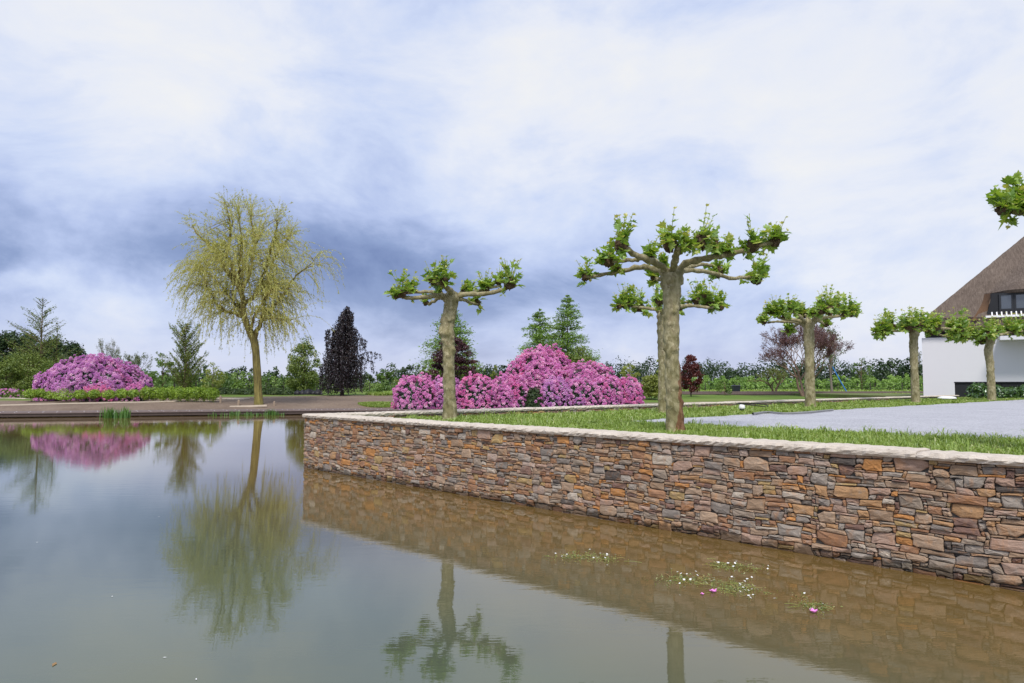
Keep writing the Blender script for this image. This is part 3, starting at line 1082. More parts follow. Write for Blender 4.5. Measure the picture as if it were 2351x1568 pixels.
def lump(mb, c, r, var=0.5, seed=0, rough=0.35):
    """gnarled ball"""
    n, m = 9, 7
    rr = random.Random(seed)
    ph = [rr.uniform(0, 6) for _ in range(6)]
    V = []
    for i in range(m):
        th = math.pi * i / (m - 1)
        for j in range(n):
            a = 2 * math.pi * j / n
            k = 1 + rough * (math.sin(3 * a + ph[0]) * math.sin(2 * th + ph[1]) + 0.6 * math.sin(5 * a + ph[2] + 3 * th)) * 0.6 + rr.uniform(-.12, .12) * rough * 2
            V.append((c[0] + r * k * math.sin(th) * math.cos(a), c[1] + r * k * math.sin(th) * math.sin(a), c[2] + r * k * math.cos(th) * 0.85))
    Q = [(i * n + j, (i + 1) * n + j, (i + 1) * n + (j + 1) % n, i * n + (j + 1) % n) for i in range(m - 1) for j in range(n)]
    mb.add(V, quads=Q, var=var)


def plane_tree(depth, base, trunk, limbs, heads, zf, zo, label, width, singles=0, leaf=0.15, red=False, bulge=None, seed=1, dense=1.0):
    """pollarded plane. trunk: [(zx, zy, half-width factor)], limbs: [[(zx, zy, dy)..., r0, r1]], heads: [(zx, zy, dy, r)]
    zx, zy are survey marks (scale zf, origin zo); dy is how much farther or nearer a mark is than the trunk, in metres"""
    random.seed(seed)

    def surv(zx, zy, dy=0.0):
        return at((zx / zf + zo[0]) / 1.0208, (zy / zf + zo[1]) / 1.0208, depth + dy)
    b = surv(*base)
    b.z = LAWN_Z - 0.02
    root = thing('plane_tree', b, label, 'tree', 'pollarded plane trees on the raised lawn')
    bark = BARK_PLANE_RED if red else BARK_PLANE
    L = lambda zx, zy, dy=0.0: np.array(surv(zx, zy, dy) - b)
    # trunk
    pts = [np.array([L(*trunk[0][:2])[0], 0, 0.0])] + [L(*t[:2]) for t in trunk[1:]]
    n = 110 if singles else 48
    P = smooth_path(pts, n)
    wid = np.interp(np.linspace(0, len(trunk) - 1, n), range(len(trunk)), [t[2] for t in trunk]) * width / 2
    hgt = P[-1, 2]
    rr = random.Random(seed * 7)
    knobs = [(rr.uniform(0, 2 * math.pi), rr.uniform(0.12, 0.97) * hgt, rr.uniform(0.022, 0.045), rr.uniform(0.018, 0.042)) for _ in range(40)]
    if bulge:
        knobs += bulge

    def disp(V, P):
        C = P[:, None, :]
        D = V - C
        ang = np.arctan2(D[..., 1], D[..., 0])
        z = V[..., 2]
        k = np.zeros_like(ang)
        for a, zz, s, am in knobs:
            da = np.angle(np.exp(1j * (ang - a))) * width / 2
            k += am * np.exp(-(da ** 2 * 0.5 + (z - zz) ** 2) / s ** 2)
        k += 0.006 * np.sin(z * 9 + ang * 2) + 0.005 * np.sin(z * 31 + ang * 3) + 0.007 * np.sin(ang * 2 + z * 4)
        # flare at the foot and toward the limbs
        k += 0.035 * np.exp(-z / 0.09)
        R = np.linalg.norm(D, axis=2, keepdims=True)
        return C + D * (1 + k[..., None] / R)
    mb = MB()
    mb.tube(P, wid, 30 if singles else 18, disp=disp)
    mb.build('trunk', bark, root, smooth=True)
    mb = MB()
    lump(mb, P[-1] + np.array([0, 0, -0.02]), wid[-1] * 1.12, seed=seed, rough=0.3)
    mb.build('crown_knot', bark, root, smooth=True)
    # limbs
    for q, lb in enumerate(limbs):
        r0, r1 = lb[-2], lb[-1]
        Lp = smooth_path([L(*p) for p in lb[:-2]], 18)
        Lp[1:-1] += np.array([[rr.uniform(-.012, .012) for _ in range(3)] for _ in range(16)])
        R = np.linspace(r0, r1, 18) * (1 + np.array([0.14 * math.sin(3.1 * k + q) + rr.uniform(-.08, .10) for k in range(18)]))
        mb = MB()
        mb.tube(Lp, R, 9)
        mb.build('limb', BARK_PLANE, root, smooth=True)
    # heads: knuckle, shoots, leaves
    M_all = []
    sh = MB()
    for q, (zx, zy, dy, r) in enumerate(heads):
        c = Vector(L(zx, zy, dy))
        rad = r / zf / 1.0208 / F * depth
        kn = c - Vector((0, 0, rad * 0.55))
        mb = MB()
        kr = max(0.05, rad * 0.42)
        lump(mb, kn, kr, seed=seed * 31 + q, rough=0.5)
        for k in range(9):
            d = Vector((rr.gauss(0, 1), rr.gauss(0, 1), abs(rr.gauss(0, 1)) + 0.2)).normalized()
            lump(mb, kn + d * kr * 0.9, kr * rr.uniform(0.22, 0.4), seed=seed * 11 + q * 17 + k, rough=0.6)
        mb.build('knuckle', KNUCKLE, root)
        ns = max(8, int(20 * dense * (rad / 0.2)))
        for s in range(ns):
            d = Vector((rr.gauss(0, 1), rr.gauss(0, 1), rr.gauss(0.45, 0.75))).normalized()
            tall = rr.random() < 0.36
            ln = rad * (rr.uniform(1.15, 1.75) if tall else rr.uniform(0.45, 1.05))
            if tall:
                d = Vector((d.x * 0.45, d.y * 0.45, abs(d.z) + 0.6)).normalized()
            p0 = kn + d * kr * 0.7
            p1 = p0 + d * ln + Vector((0, 0, ln * 0.12))
            sh.tube([p0, (p0 + p1) / 2 + Vector((0, 0, 0.01)), p1], [0.006, 0.005, 0.003], 4, var=0.8)
            nl = rr.choice((3, 4, 4, 5))
            for k in range(nl):
                t = (k + 0.7) / nl
                p = p0 + (p1 - p0) * t
                o = Vector((rr.gauss(0, 1), rr.gauss(0, 1), rr.gauss(0.1, 0.5)))
                o = (o.normalized() + d * 0.6 + Vector((0, 0, -0.1))).normalized()
                young = (t > 0.8 and rr.random() < 0.8) or (tall and rr.random() < 0.5)
                sz = leaf * rr.uniform(0.32, 0.5) if young else leaf * rr.uniform(0.6, 1.35) * (1.1 - 0.35 * t)
                kind = rr.choice((7, 8, 9, 9)) if young else rr.choice((0, 1, 2, 3, 3, 4, 4, 5, 5, 6, 6, 7, 8))
                M_all.append((sz * rr.uniform(0.8, 1.2) * (1.15 if dy < 0 else 1.0), leaf_matrix(p, o, sz), kind))
    tag(sh.build('young_shoots', L_PLANE, root), kind='stuff')
    M_all.sort(key=lambda t: -t[0])
    rest = MB()
    for k, (s, M, kind) in enumerate(M_all):
        if k < singles:
            o = link('leaf', LEAF_MESHES[kind], root)
            o.matrix_local = M
        else:
            v = PLV @ np.array(M.to_3x3()).T + np.array(M.translation)
            rest.add(v, tris=PLT, var=[0.12, 0.25, 0.33, 0.42, 0.5, 0.58, 0.66, 0.74, 0.85, 0.97][kind])
    if rest.n:
        tag(rest.build('small_leaves' if singles else 'leaves', L_PLANE, root), kind='stuff')
    return root


Z4 = (3.016, (1150, 480))
plane_tree(12.0, (1303, 1563), [(1303, 1563, 1.12), (1296, 1400, 1.02), (1282, 1100, 0.95), (1275, 800, 1.0), (1278, 620, 1.08), (1275, 510, 1.3)],
           [[(1250, 500, 0), (1210, 435, -.1), (1100, 385, -.3), (1010, 345, -.5), (930, 290, -.65), .062, .042],
            [(1090, 380, -.28), (1040, 385, 0.0), (940, 395, .15), (840, 400, .25), .035, .028],
            [(1240, 510, 0), (1180, 460, .1), (1060, 438, .35), (930, 468, .5), (790, 495, .6), (655, 512, .75), .055, .030],
            [(1280, 500, 0), (1290, 430, -.15), (1312, 350, -.4), (1320, 300, -.6), .066, .045],
            [(1312, 360, -.35), (1380, 300, -.45), (1470, 278, -.5), .038, .035],
            [(1320, 490, 0), (1370, 420, 0), (1480, 382, -.05), (1600, 365, -.1), (1720, 335, -.15), (1840, 308, -.2), (1990, 265, -.25), .066, .032],
            [(1320, 500, 0), (1380, 462, .2), (1490, 468, .45), (1600, 492, .7), (1700, 518, .9), (1800, 512, 1.0), (1870, 515, 1.05), .042, .026],
            [(1300, 490, 0), (1400, 440, .6), (1520, 420, 1.0), (1600, 450, 1.2), .04, .028],
            [(1230, 490, 0), (1190, 420, .5), (1140, 370, .8), .04, .026],
            [(1225, 520, 0), (1190, 530, .3), (1165, 510, .5), .035, .03]],
           [(920, 225, -.65, 112), (825, 350, .25, 100), (672, 470, .75, 80), (1265, 215, -.6, 120), (1490, 200, -.5, 122), (1662, 300, -.12, 72), (1850, 235, -.2, 108),
            (2010, 215, -.25, 86), (1880, 470, 1.05, 110), (1600, 430, 1.2, 100), (1130, 325, .8, 76), (1210, 395, .3, 46), (1150, 500, .5, 46), (890, 425, .5, 52), (1360, 260, -.5, 60), (1590, 250, -.3, 60)],
           *Z4, 'largest pollarded plane tree with rust-red flaking bark, behind the stone wall', 0.25, singles=290, leaf=0.155, red=True, seed=3, dense=0.85)

Z3 = (3.733, (700, 580))
plane_tree(15.6, (1322, 1490), [(1322, 1490, 1.15), (1318, 1300, 1.02), (1312, 1050, 1.0), (1310, 800, 0.98), (1300, 690, 1.06), (1322, 560, 1.1), (1340, 440, 1.3)],
           [[(1310, 450, 0), (1250, 420, -.1), (1100, 428, -.3), (970, 440, -.4), (880, 425, -.5), .058, .035],
            [(1310, 440, 0), (1230, 395, .2), (1080, 388, .4), (960, 395, .5), (900, 395, .5), .045, .03],
            [(1350, 440, 0), (1325, 380, -.2), (1270, 335, -.4), (1200, 305, -.5), .065, .042],
            [(1370, 450, 0), (1420, 420, -.1), (1560, 408, -.2), (1710, 392, -.3), (1800, 360, -.35), (1850, 320, -.4), .06, .034],
            [(1370, 430, 0), (1440, 395, .3), (1540, 385, .5), (1650, 360, .6), (1750, 335, .7), .045, .03],
            [(1300, 460, 0), (1240, 440, .5), (1180, 470, .9), (1135, 498, 1.1), .04, .03],
            [(1390, 450, 0), (1450, 460, .5), (1510, 490, .9), (1580, 492, 1.1), .04, .03]],
           [(900, 345, -.5, 105), (975, 320, .5, 85), (1175, 240, -.5, 90), (1265, 230, -.45, 110), (1840, 255, -.4, 120), (1745, 260, .7, 80), (1630, 310, .6, 95), (1110, 455, 1.1, 62),
            (1560, 440, 1.1, 80), (1440, 360, .3, 46), (1240, 375, .2, 44), (850, 400, -.5, 55), (1490, 355, .4, 56)],
           *Z3, 'pollarded plane tree with a knotty bulge high on its trunk, at the wall corner', 0.25, singles=260, leaf=0.15,
           bulge=[(4.2, 1.86, 0.10, 0.085), (4.0, 1.72, 0.06, 0.04), (3.9, 2.2, 0.09, 0.03), (3.4, 1.9, 0.08, 0.03)], seed=5, dense=0.85)

plane_tree(20.0, (1222, 1440), [(1222, 1440, 1.1), (1216, 1200, 1.0), (1212, 900, 1.0), (1214, 780, 1.2)],
           [[(1205, 790, 0), (1190, 750, 0), (1110, 732, 0), (990, 718, .3), .06, .035], [(1205, 780, 0), (1150, 735, .5), (1060, 745, .9), .05, .03],
            [(1220, 780, 0), (1290, 730, 0), (1420, 712, 0), (1540, 725, 0), (1600, 722, .2), .06, .035], [(1220, 780, 0), (1330, 700, .4), (1420, 690, .9), .05, .03],
            [(1215, 780, 0), (1200, 720, -.5), (1190, 690, -.9), .05, .03]],
           [(955, 670, .3, 78), (905, 690, .2, 50), (1050, 690, .7, 72), (1000, 650, .3, 55), (1185, 655, -.9, 66), (1455, 640, .6, 80), (1545, 655, .2, 88), (1625, 690, .2, 62), (1510, 610, 0, 50), (1090, 730, .9, 45), (1330, 700, .5, 60)],
           *Z4, 'pollarded plane tree half hidden behind the rust-barked largest one', 0.25, leaf=0.16, seed=8)

Z5 = (3.3586, (1700, 640))
plane_tree(25.2, (668, 1033), [(668, 1033, 1.1), (662, 800, 1.0), (660, 600, 1.0), (655, 480, 1.1), (652, 395, 1.3)],
           [[(630, 400, 0), (580, 375, 0), (450, 358, 0), (375, 325, 0), .075, .045], [(635, 390, 0), (590, 345, -.6), (535, 312, -.9), .065, .045],
            [(630, 400, 0), (520, 385, .6), (420, 382, .9), (330, 392, 1.2), .055, .035], [(630, 400, 0), (570, 400, .9), (515, 448, 1.4), .055, .045],
            [(670, 390, 0), (720, 345, -.4), (790, 300, -.7), (830, 280, -.8), .075, .05], [(680, 395, 0), (760, 355, 0), (870, 338, .1), (950, 330, .2), (1000, 310, .2), .07, .04],
            [(680, 400, 0), (730, 378, .8), (775, 402, 1.3), .055, .04], [(655, 390, 0), (640, 340, .5), (620, 330, .8), .05, .04]],
           [(385, 270, 0, 72), (345, 280, 0, 50), (520, 255, -.9, 62), (300, 352, 1.2, 62), (465, 300, -.2, 56), (490, 425, 1.4, 52), (805, 240, -.8, 92), (870, 240, -.6, 60), (985, 270, .2, 80), (930, 290, .1, 55),
            (620, 305, .8, 52), (700, 300, .3, 44), (790, 385, 1.3, 46), (430, 265, 0, 50), (590, 300, .5, 40), (750, 265, -.8, 60)],
           *Z5, 'stout pollarded plane tree in front of the purple-leaved tree', 0.31, leaf=0.19, seed=9)

plane_tree(31.5, (1497, 1000), [(1497, 1000, 1.1), (1490, 850, 1.0), (1482, 650, 1.0), (1480, 540, 1.1), (1485, 465, 1.3)],
           [[(1470, 470, 0), (1430, 455, 0), (1340, 455, 0), (1270, 465, 0), .075, .04], [(1470, 460, 0), (1400, 432, .6), (1330, 432, .9), .06, .04],
            [(1480, 460, 0), (1465, 425, -.5), (1450, 405, -.8), .06, .04], [(1500, 460, 0), (1560, 430, 0), (1680, 432, 0), (1810, 440, 0), .075, .04],
            [(1500, 465, 0), (1610, 440, .7), (1690, 485, 1.1), (1770, 508, 1.4), .055, .035], [(1490, 455, 0), (1520, 400, -.6), .055, .04]],
           [(1240, 425, 0, 72), (1200, 440, 0, 50), (1300, 380, .5, 64), (1450, 385, -.8, 82), (1400, 400, -.3, 50), (1525, 370, -.6, 66), (1590, 400, 0, 66), (1660, 390, 0, 66), (1835, 395, 0, 84), (1790, 420, .2, 50), (1790, 478, 1.4, 56), (1850, 470, .5, 56), (1620, 450, .5, 44)],
           *Z5, 'slim pollarded plane tree standing just before the white house corner', 0.31, leaf=0.22, seed=10)

plane_tree(35.0, (2095, 988), [(2095, 988, 1.1), (2090, 850, 1.0), (2082, 720, 1.0), (2068, 610, 1.05), (2085, 540, 1.1), (2098, 490, 1.3)],
           [[(2080, 500, 0), (2030, 490, 0), (1960, 490, 0), (1880, 495, 0), .075, .04], [(2080, 490, 0), (2060, 455, -.6), .06, .045],
            [(2110, 500, 0), (2180, 480, 0), (2280, 458, 0), (2380, 455, 0), .075, .04], [(2110, 490, 0), (2200, 455, .7), (2300, 450, 1.0), .06, .04]],
           [(1890, 462, 0, 66), (1950, 470, 0, 52), (2065, 445, -.6, 76), (2120, 430, -.3, 56), (2020, 512, .4, 56), (2060, 520, .4, 40), (2225, 410, .2, 66), (2310, 412, .5, 66), (2390, 420, 0, 66), (2260, 440, 0, 44)],
           *Z5, 'pollarded plane tree with a bent trunk in front of the black plinth of the house', 0.33, leaf=0.22, seed=12)

Z6 = (2.75, (2040, 390))
plane_tree(8.1, (1250, 2100), [(1250, 2100, 1.1), (1245, 1400, 1.0), (1240, 900, 1.0), (1240, 560, 1.25)],
           [[(1230, 560, 0), (1150, 380, .1), (1060, 300, .2), (960, 285, .2), (900, 275, .2), .07, .045], [(1230, 560, 0), (1300, 380, -.3), (1420, 300, -.6), .07, .045],
            [(1230, 560, 0), (1260, 420, .7), (1300, 380, 1.2), .06, .04], [(1230, 560, 0), (1350, 480, .5), (1560, 430, .6), .06, .04], [(1230, 560, 0), (1200, 480, .6), (1150, 460, 1.0), .06, .04]],
           [(905, 205, .2, 112), (840, 250, .1, 70), (975, 200, .3, 96), (1080, 250, 0, 90), (1420, 210, -.6, 110), (1310, 280, 1.2, 80), (1560, 350, .6, 90), (1150, 380, 1.0, 80)],
           *Z6, 'plane tree of which only one leafy pollard head reaches into view above the house', 0.29, singles=80, leaf=0.15, seed=14, dense=1.1)


# ================================================================== GENERIC TREES
def crown_points(nc, rad, prof, h0, h1, rng_, core=0.35):
    """clump centres filling a solid of revolution: prof(t) is the relative radius at height share t"""
    out = []
    while len(out) < nc:
        t = rng_.random()
        R = prof(t)
        if rng_.random() > R + 0.15:
            continue
        a = rng_.uniform(0, 2 * math.pi)
        r = R * (core + (1 - core) * rng_.random() ** 0.6)
        out.append((rad * r * math.cos(a), rad * r * math.sin(a), h0 + (h1 - h0) * t))
    return np.array(out)


PROF = {'round': lambda t: math.sqrt(max(0, 1 - (2 * t - 1) ** 2)) * 0.95 + 0.05,
        'dome': lambda t: math.sqrt(max(0, 1 - t * t)),
        'cone': lambda t: (1 - t) ** 0.8 * min(1, t * 6 + 0.4),
        'egg': lambda t: max(0.05, math.sin(math.pi * min(1, (t * 0.82 + 0.16))) ** 0.8),
        'vase': lambda t: 0.25 + 0.75 * t ** 0.7 if t < 0.85 else (1 - t) / 0.15 * 0.8 + 0.2}


def leafy_tree(name, px, y, top_py, wid_px, label, leafm, prof='round', base_share=0.25, clumps=40, per=60, leaf=0.14, clump_r=None, bark=STEM, trunk_r=None, cat='tree', group=None,
               seed=1, squash=0.7, ground=None, depth_ratio=1.0, aspect=0.6, lean=0.0, bright=0.0):
    """broadleaf: tapered trunk, a limb to each clump, leaves spread through every clump"""
    rg = np.random.default_rng(seed)
    x = (px - 1175) / F * y
    g = gz(x, y) if ground is None else ground
    top = at(px, top_py, y).z - g
    rad = wid_px / 2 / F * y
    root = thing(name, (x, y, g - 0.03), label, cat, group)
    h0 = top * base_share
    cr = clump_r or rad * 0.30
    C = crown_points(clumps, max(0.1, rad - cr * 0.5), PROF[prof], h0 + cr * 0.3, top - cr * 0.6, rg)
    C[:, 1] *= depth_ratio
    C[:, 0] += lean * C[:, 2]
    tr = trunk_r or max(0.03, top * 0.014)
    mb = MB()
    tp = np.array([(0, 0, 0), (lean * top * .3 + 0.02 * top * math.sin(seed), 0.01 * top, top * 0.35), (lean * top * .8, 0, top * 0.82)])
    P = smooth_path(tp, 12)
    mb.tube(P, np.linspace(tr * 1.15, tr * 0.25, 12), 7)
    mb.build('trunk', bark, root, smooth=True)
    lim = MB()
    for c in C[:: max(1, len(C) // 28)]:
        k = min(10, max(1, int(11 * max(0.05, (c[2] - 0.3 * math.hypot(c[0], c[1])) / top / 0.85))))
        s = P[k]
        m = (s + c) / 2 + np.array([0, 0, 0.06 * top])
        lim.tube(smooth_path([s, m, c], 6), np.linspace(tr * 0.4, tr * 0.08, 6), 4)
    tag(lim.build('limbs', bark, root), kind='stuff')
    n = clumps * per
    k = np.repeat(np.arange(clumps), per)
    D = sphere_dirs(n)
    Rr = cr * rg.uniform(0.55, 1.15, clumps)[k] * rg.random(n) ** 0.4
    Pp = C[k] + D * Rr[:, None] * np.array([1, 1, squash])
    va = np.clip(rg.normal(0.5 + bright, 0.17, clumps)[k] + rg.normal(0, 0.18, n), 0, 1)
    mb = MB()
    mb.leaves(Pp, leaf * rg.uniform(0.7, 1.3, n), aspect, D * 0.8 + np.array([0, 0, 0.5]), 0.7, var=va)
    tag(mb.build('crown', leafm, root), kind='stuff')
    return root


def conifer(name, px, y, top_py, wid_px, label, leafm, seed=1, base_share=0.1, whorls=30, branches=7, leaf=0.14, density=26, droop=0.1, rise=0.25, sparse=1.0, bark=STEM, shape=0.85, cat='tree', group=None, spray=0.10):
    """soft-needled tree with a straight leader and tiers of feathery branches"""
    rg = np.random.default_rng(seed)
    x = (px - 1175) / F * y
    g = gz(x, y)
    top = at(px, top_py, y).z - g
    rad = wid_px / 2 / F * y
    root = thing(name, (x, y, g - 0.03), label, cat, group)
    mb = MB()
    mb.tube([(0, 0, 0), (0.02, 0, top * 0.5), (0, 0, top)], [top * 0.014, top * 0.008, 0.008], 7)
    mb.build('trunk', bark, root, smooth=True)
    br, lf = MB(), MB()
    for w in range(whorls):
        t = (w + rg.random() * 0.7) / whorls
        h = top * (base_share + (0.985 - base_share) * t)
        R = rad * 1.3 * ((1 - t) ** shape) * rg.uniform(0.75, 1.15) + 0.08
        for b in range(max(3, int(branches * (1 - 0.4 * t)))):
            if rg.random() > sparse:
                continue
            a = rg.uniform(0, 2 * math.pi)
            r = R * rg.uniform(0.6, 1.1)
            d = np.array([math.cos(a), math.sin(a), 0])
            P = np.array([(0, 0, h), d * r * 0.5 + np.array([0, 0, h + rise * r * 0.5]), d * r + np.array([0, 0, h + (rise - droop) * r])])
            P = smooth_path(P, 7)
            br.tube(P, np.linspace(0.022, 0.006, 7), 3)
            n = int(density * r / max(0.3, rad) * 2) + 3
            s = rg.uniform(0.15, 1.0, n) * 6
            i = np.minimum(5, s.astype(int))
            C = P[i] + (P[i + 1] - P[i]) * (s - i)[:, None]
            side = np.array([-d[1], d[0], 0])
            C = C + side * rg.normal(0, spray * r + 0.02, n)[:, None] + np.array([0, 0, 1]) * rg.normal(0, 0.03 + spray * 0.4 * r, n)[:, None]
            lf.leaves(C, leaf * rg.uniform(0.6, 1.3, n), 0.42, np.array([0, 0, 1.0]), 0.7, axis=np.tile(d + np.array([0, 0, 0.2]), (n, 1)), var=np.clip(rg.normal(0.5, 0.22, n), 0, 1))
    tag(br.build('branches', bark, root), kind='stuff')
    tag(lf.build('needles', leafm, root), kind='stuff')
    return root


def twiggy(name, px, y, top_py, wid_px, label, leafm, seed=1, stems=3, levels=4, leaf=0.1, leaves_per_tip=8, bark=STEM, spread=0.55, trunk_r=0.08, cat='tree', group=None, upright=0.35, first=0.25, tip_r=0.25, leaf_lv=1):
    """open tree or shrub: stems fork again and again into fine twigs, with few leaves; scaled to its measured size"""
    rr = random.Random(seed)
    x = (px - 1175) / F * y
    g = gz(x, y)
    top = at(px, top_py, y).z - g
    rad = wid_px / 2 / F * y
    root = thing(name, (x, y, g - 0.03), label, cat, group)
    segs, tips = [], []

    def grow(p, d, ln, r, lv):
        q = p + d * ln
        m = (p + q) / 2 + Vector((rr.gauss(0, .06), rr.gauss(0, .06), rr.gauss(0, .04))) * ln
        segs.append(([p, m, q], r, lv))
        if lv == 0:
            tips.append((q, d))
            return
        for k in range(rr.choice((2, 3, 3)) if lv > 1 else 3):
            nd = (d + Vector((rr.gauss(0, spread), rr.gauss(0, spread), rr.gauss(0.1, spread * 0.6) + upright * 0.3))).normalized()
            grow(q if k else m.lerp(q, 0.8), nd, ln * rr.uniform(0.6, 0.9), r * 0.6, lv - 1)
    for s in range(stems):
        a = 2 * math.pi * s / stems + rr.uniform(0, 1)
        d = Vector((math.cos(a) * spread * 0.8, math.sin(a) * spread * 0.8, 1)).normalized()
        grow(Vector((0.03 * math.cos(a), 0.03 * math.sin(a), 0)), d, first, 1.0, levels)
    pts = np.array([t[0] for t in tips])
    sx = rad / np.percentile(np.abs(pts[:, :2]).max(axis=1), 96)
    sz = top / pts[:, 2].max()
    S = np.array([sx, sx, sz])
    br = MB()
    main = MB()
    for P, r, lv in segs:
        tgt = main if lv >= levels - 1 else br
        rad_ = trunk_r * max(0.05, r)
        tgt.tube(np.array([tuple(p) for p in P]) * S, [rad_, rad_ * 0.85, rad_ * 0.62], 6 if lv >= levels - 1 else 3, cap=False)
    main.build('trunk', bark, root, smooth=True)
    tag(br.build('branches', bark, root), kind='stuff')
    fine = [np.array([tuple(p) for p in P]) * S for P, r, lv in segs if lv <= leaf_lv]
    n = len(tips) * leaves_per_tip
    k = rng.integers(0, len(fine), n)
    fa = np.array(fine)[k]
    tt = rng.random(n)[:, None]
    C = fa[:, 0] * (1 - tt) + fa[:, 2] * tt + rng.normal(size=(n, 3)) * tip_r * 0.25
    mb = MB()
    mb.leaves(C, leaf * rng.uniform(0.6, 1.3, n), 0.5, np.array([0, 0, 0.5]), 0.9, var=np.clip(rng.normal(0.5, 0.25, n), 0, 1))
    tag(mb.build('foliage', leafm, root), kind='stuff')
    return root


# ------------------------------------------------------------------ the weeping willow
def willow():
    y = 46.0
    zf, zo = 2.703, (400, 420)
    base = at((556 / zf + zo[0]) / 1.0208, (1424 / zf + zo[1]) / 1.0208, y)
    g = gz(base.x, y)
    base.z = g - 0.05
    root = thing('willow_tree', base, 'tall golden weeping willow with thin pale foliage on the far bank', 'tree')
    L = lambda zx, zy, dy=0.0: np.array(at((zx / zf + zo[0]) / 1.0208, (zy / zf + zo[1]) / 1.0208, y + dy) - base)
    tr = [np.array([0, 0, 0.0])] + [L(*p) for p in ((550, 1300), (545, 1180), (530, 1040), (488, 940), (460, 850), (457, 760), (432, 680))]
    limbs = [  # points, start radius, end radius
        ([(432, 690, 0), (390, 625, .3), (340, 560, .5), (300, 490, .8), (240, 420, 1.0), (170, 350, 1.3), (135, 290, 1.5)], .16, .03),
        ([(420, 660, 0), (400, 590, -.3), (385, 540, -.5), (352, 482, -.8), (368, 420, -1.0), (375, 330, -1.2), (372, 250, -1.4), (355, 190, -1.5)], .14, .025),
        ([(452, 700, 0), (480, 640, .3), (502, 590, .6), (484, 562, .6), (440, 580, .4), (405, 600, .2)], .12, .06),
        ([(500, 590, .6), (515, 530, .8), (530, 430, 1.0), (520, 320, 1.2), (505, 240, 1.3), (510, 190, 1.4)], .09, .02),
        ([(525, 1010, 0), (560, 930, .2), (582, 870, .4), (590, 770, .6), (600, 690, .9)], .14, .07),
        ([(460, 790, 0), (520, 745, -.4), (560, 690, -.8), (580, 620, -1.0), (610, 540, -1.3), (640, 420, -1.6), (670, 320, -1.8), (660, 250, -2.0)], .13, .025),
        ([(590, 780, .5), (600, 700, .9), (630, 600, 1.3), (660, 480, 1.6), (740, 380, 2.0)], .08, .02),
        ([(585, 860, .4), (640, 810, .2), (700, 750, 0), (760, 660, -.2), (830, 580, -.3), (900, 550, -.4)], .10, .025),
        ([(580, 880, .3), (640, 880, -.5), (710, 888, -1.2), (775, 886, -1.6)], .06, .02),
        ([(450, 870, 0), (400, 850, -.5), (340, 835, -.9), (290, 790, -1.3), (250, 720, -1.6), (205, 620, -1.9)], .11, .02),
        ([(470, 900, 0), (430, 820, 1.2), (370, 740, 2.0), (300, 650, 2.4), (200, 560, 2.6)], .09, .02),
        ([(500, 960, 0), (540, 850, -1.4), (600, 740, -2.2), (690, 650, -2.8)], .09, .02),
        ([(457, 760, 0), (450, 640, 1.5), (470, 500, 2.2), (560, 380, 2.6), (600, 260, 2.6)], .08, .02),
        ([(440, 690, 0), (430, 560, -1.6), (450, 430, -2.4), (440, 300, -2.6), (430, 220, -2.6)], .08, .02)]
    mb = MB()
    P = smooth_path(tr, 36)
    rad = np.interp(np.linspace(0, 1, 36), [0, 0.08, 0.5, 0.7, 1], [.30, .235, .215, .17, .15])

    def disp(V, P):
        C = P[:, None, :]
        D = V - C
        a = np.arctan2(D[..., 1], D[..., 0])
        k = 1 + 0.06 * np.sin(a * 5 + V[..., 2] * 1.3) + 0.05 * np.sin(a * 9 - V[..., 2] * 2.1)
        return C + D * k[..., None]
    mb.tube(P, rad, 16, disp=disp)
    mb.build('trunk', BARK_WILLOW, root, smooth=True)
    nodes = []
    for pts, r0, r1 in limbs:
        Q = smooth_path([L(*p) for p in pts], 22)
        Q[1:-1] += rng.normal(size=(20, 3)) * 0.035
        m = MB()
        m.tube(Q, np.linspace(r0 * 1.12, r1 * 1.1, 22), 7)
        m.build('limb', BARK_WILLOW, root, smooth=True)
        for k in range(5, 22):
            nodes.append((Q[k], (Q[min(21, k + 1)] - Q[k - 1]), np.linspace(r0, r1, 22)[k]))
    N = np.array([n[0] for n in nodes])
    # branch targets through the crown volume
    top = L(480, 95)[2]
    br, lf = MB(), MB()
    C0 = L(480, 560)
    starts = []
    rr = random.Random(4)
    tries = 0
    while len(starts) < 170 and tries < 5000:
        tries += 1
        d = sphere_dirs(1)[0]
        k = rr.uniform(0.45, 1.0)
        t = C0 + d * k * np.array([3.5, 3.2, 4.0])
        if t[2] > top or t[2] < L(0, 930)[2]:
            continue
        dd = np.linalg.norm(N - t, axis=1) + np.where(N[:, 2] > t[2] + 0.2, 1.5, 0)
        i = int(np.argmin(dd))
        if dd[i] > 3.2:
            continue
        s, dr, r = nodes[i]
        dr = dr / (np.linalg.norm(dr) + 1e-6)
        ln = np.linalg.norm(t - s)
        mid = s + dr * ln * 0.35 + np.array([0, 0, ln * 0.18])
        Q = smooth_path([s, mid, t], 8)
        br.tube(Q, np.linspace(min(r * 0.6, 0.045), 0.012, 8), 4, cap=False)
        starts.append(Q)
    for (s, dr, r) in nodes[::3]:
        starts.append(np.array([s, s + dr, s + dr * 1.5]))
    tw = MB()
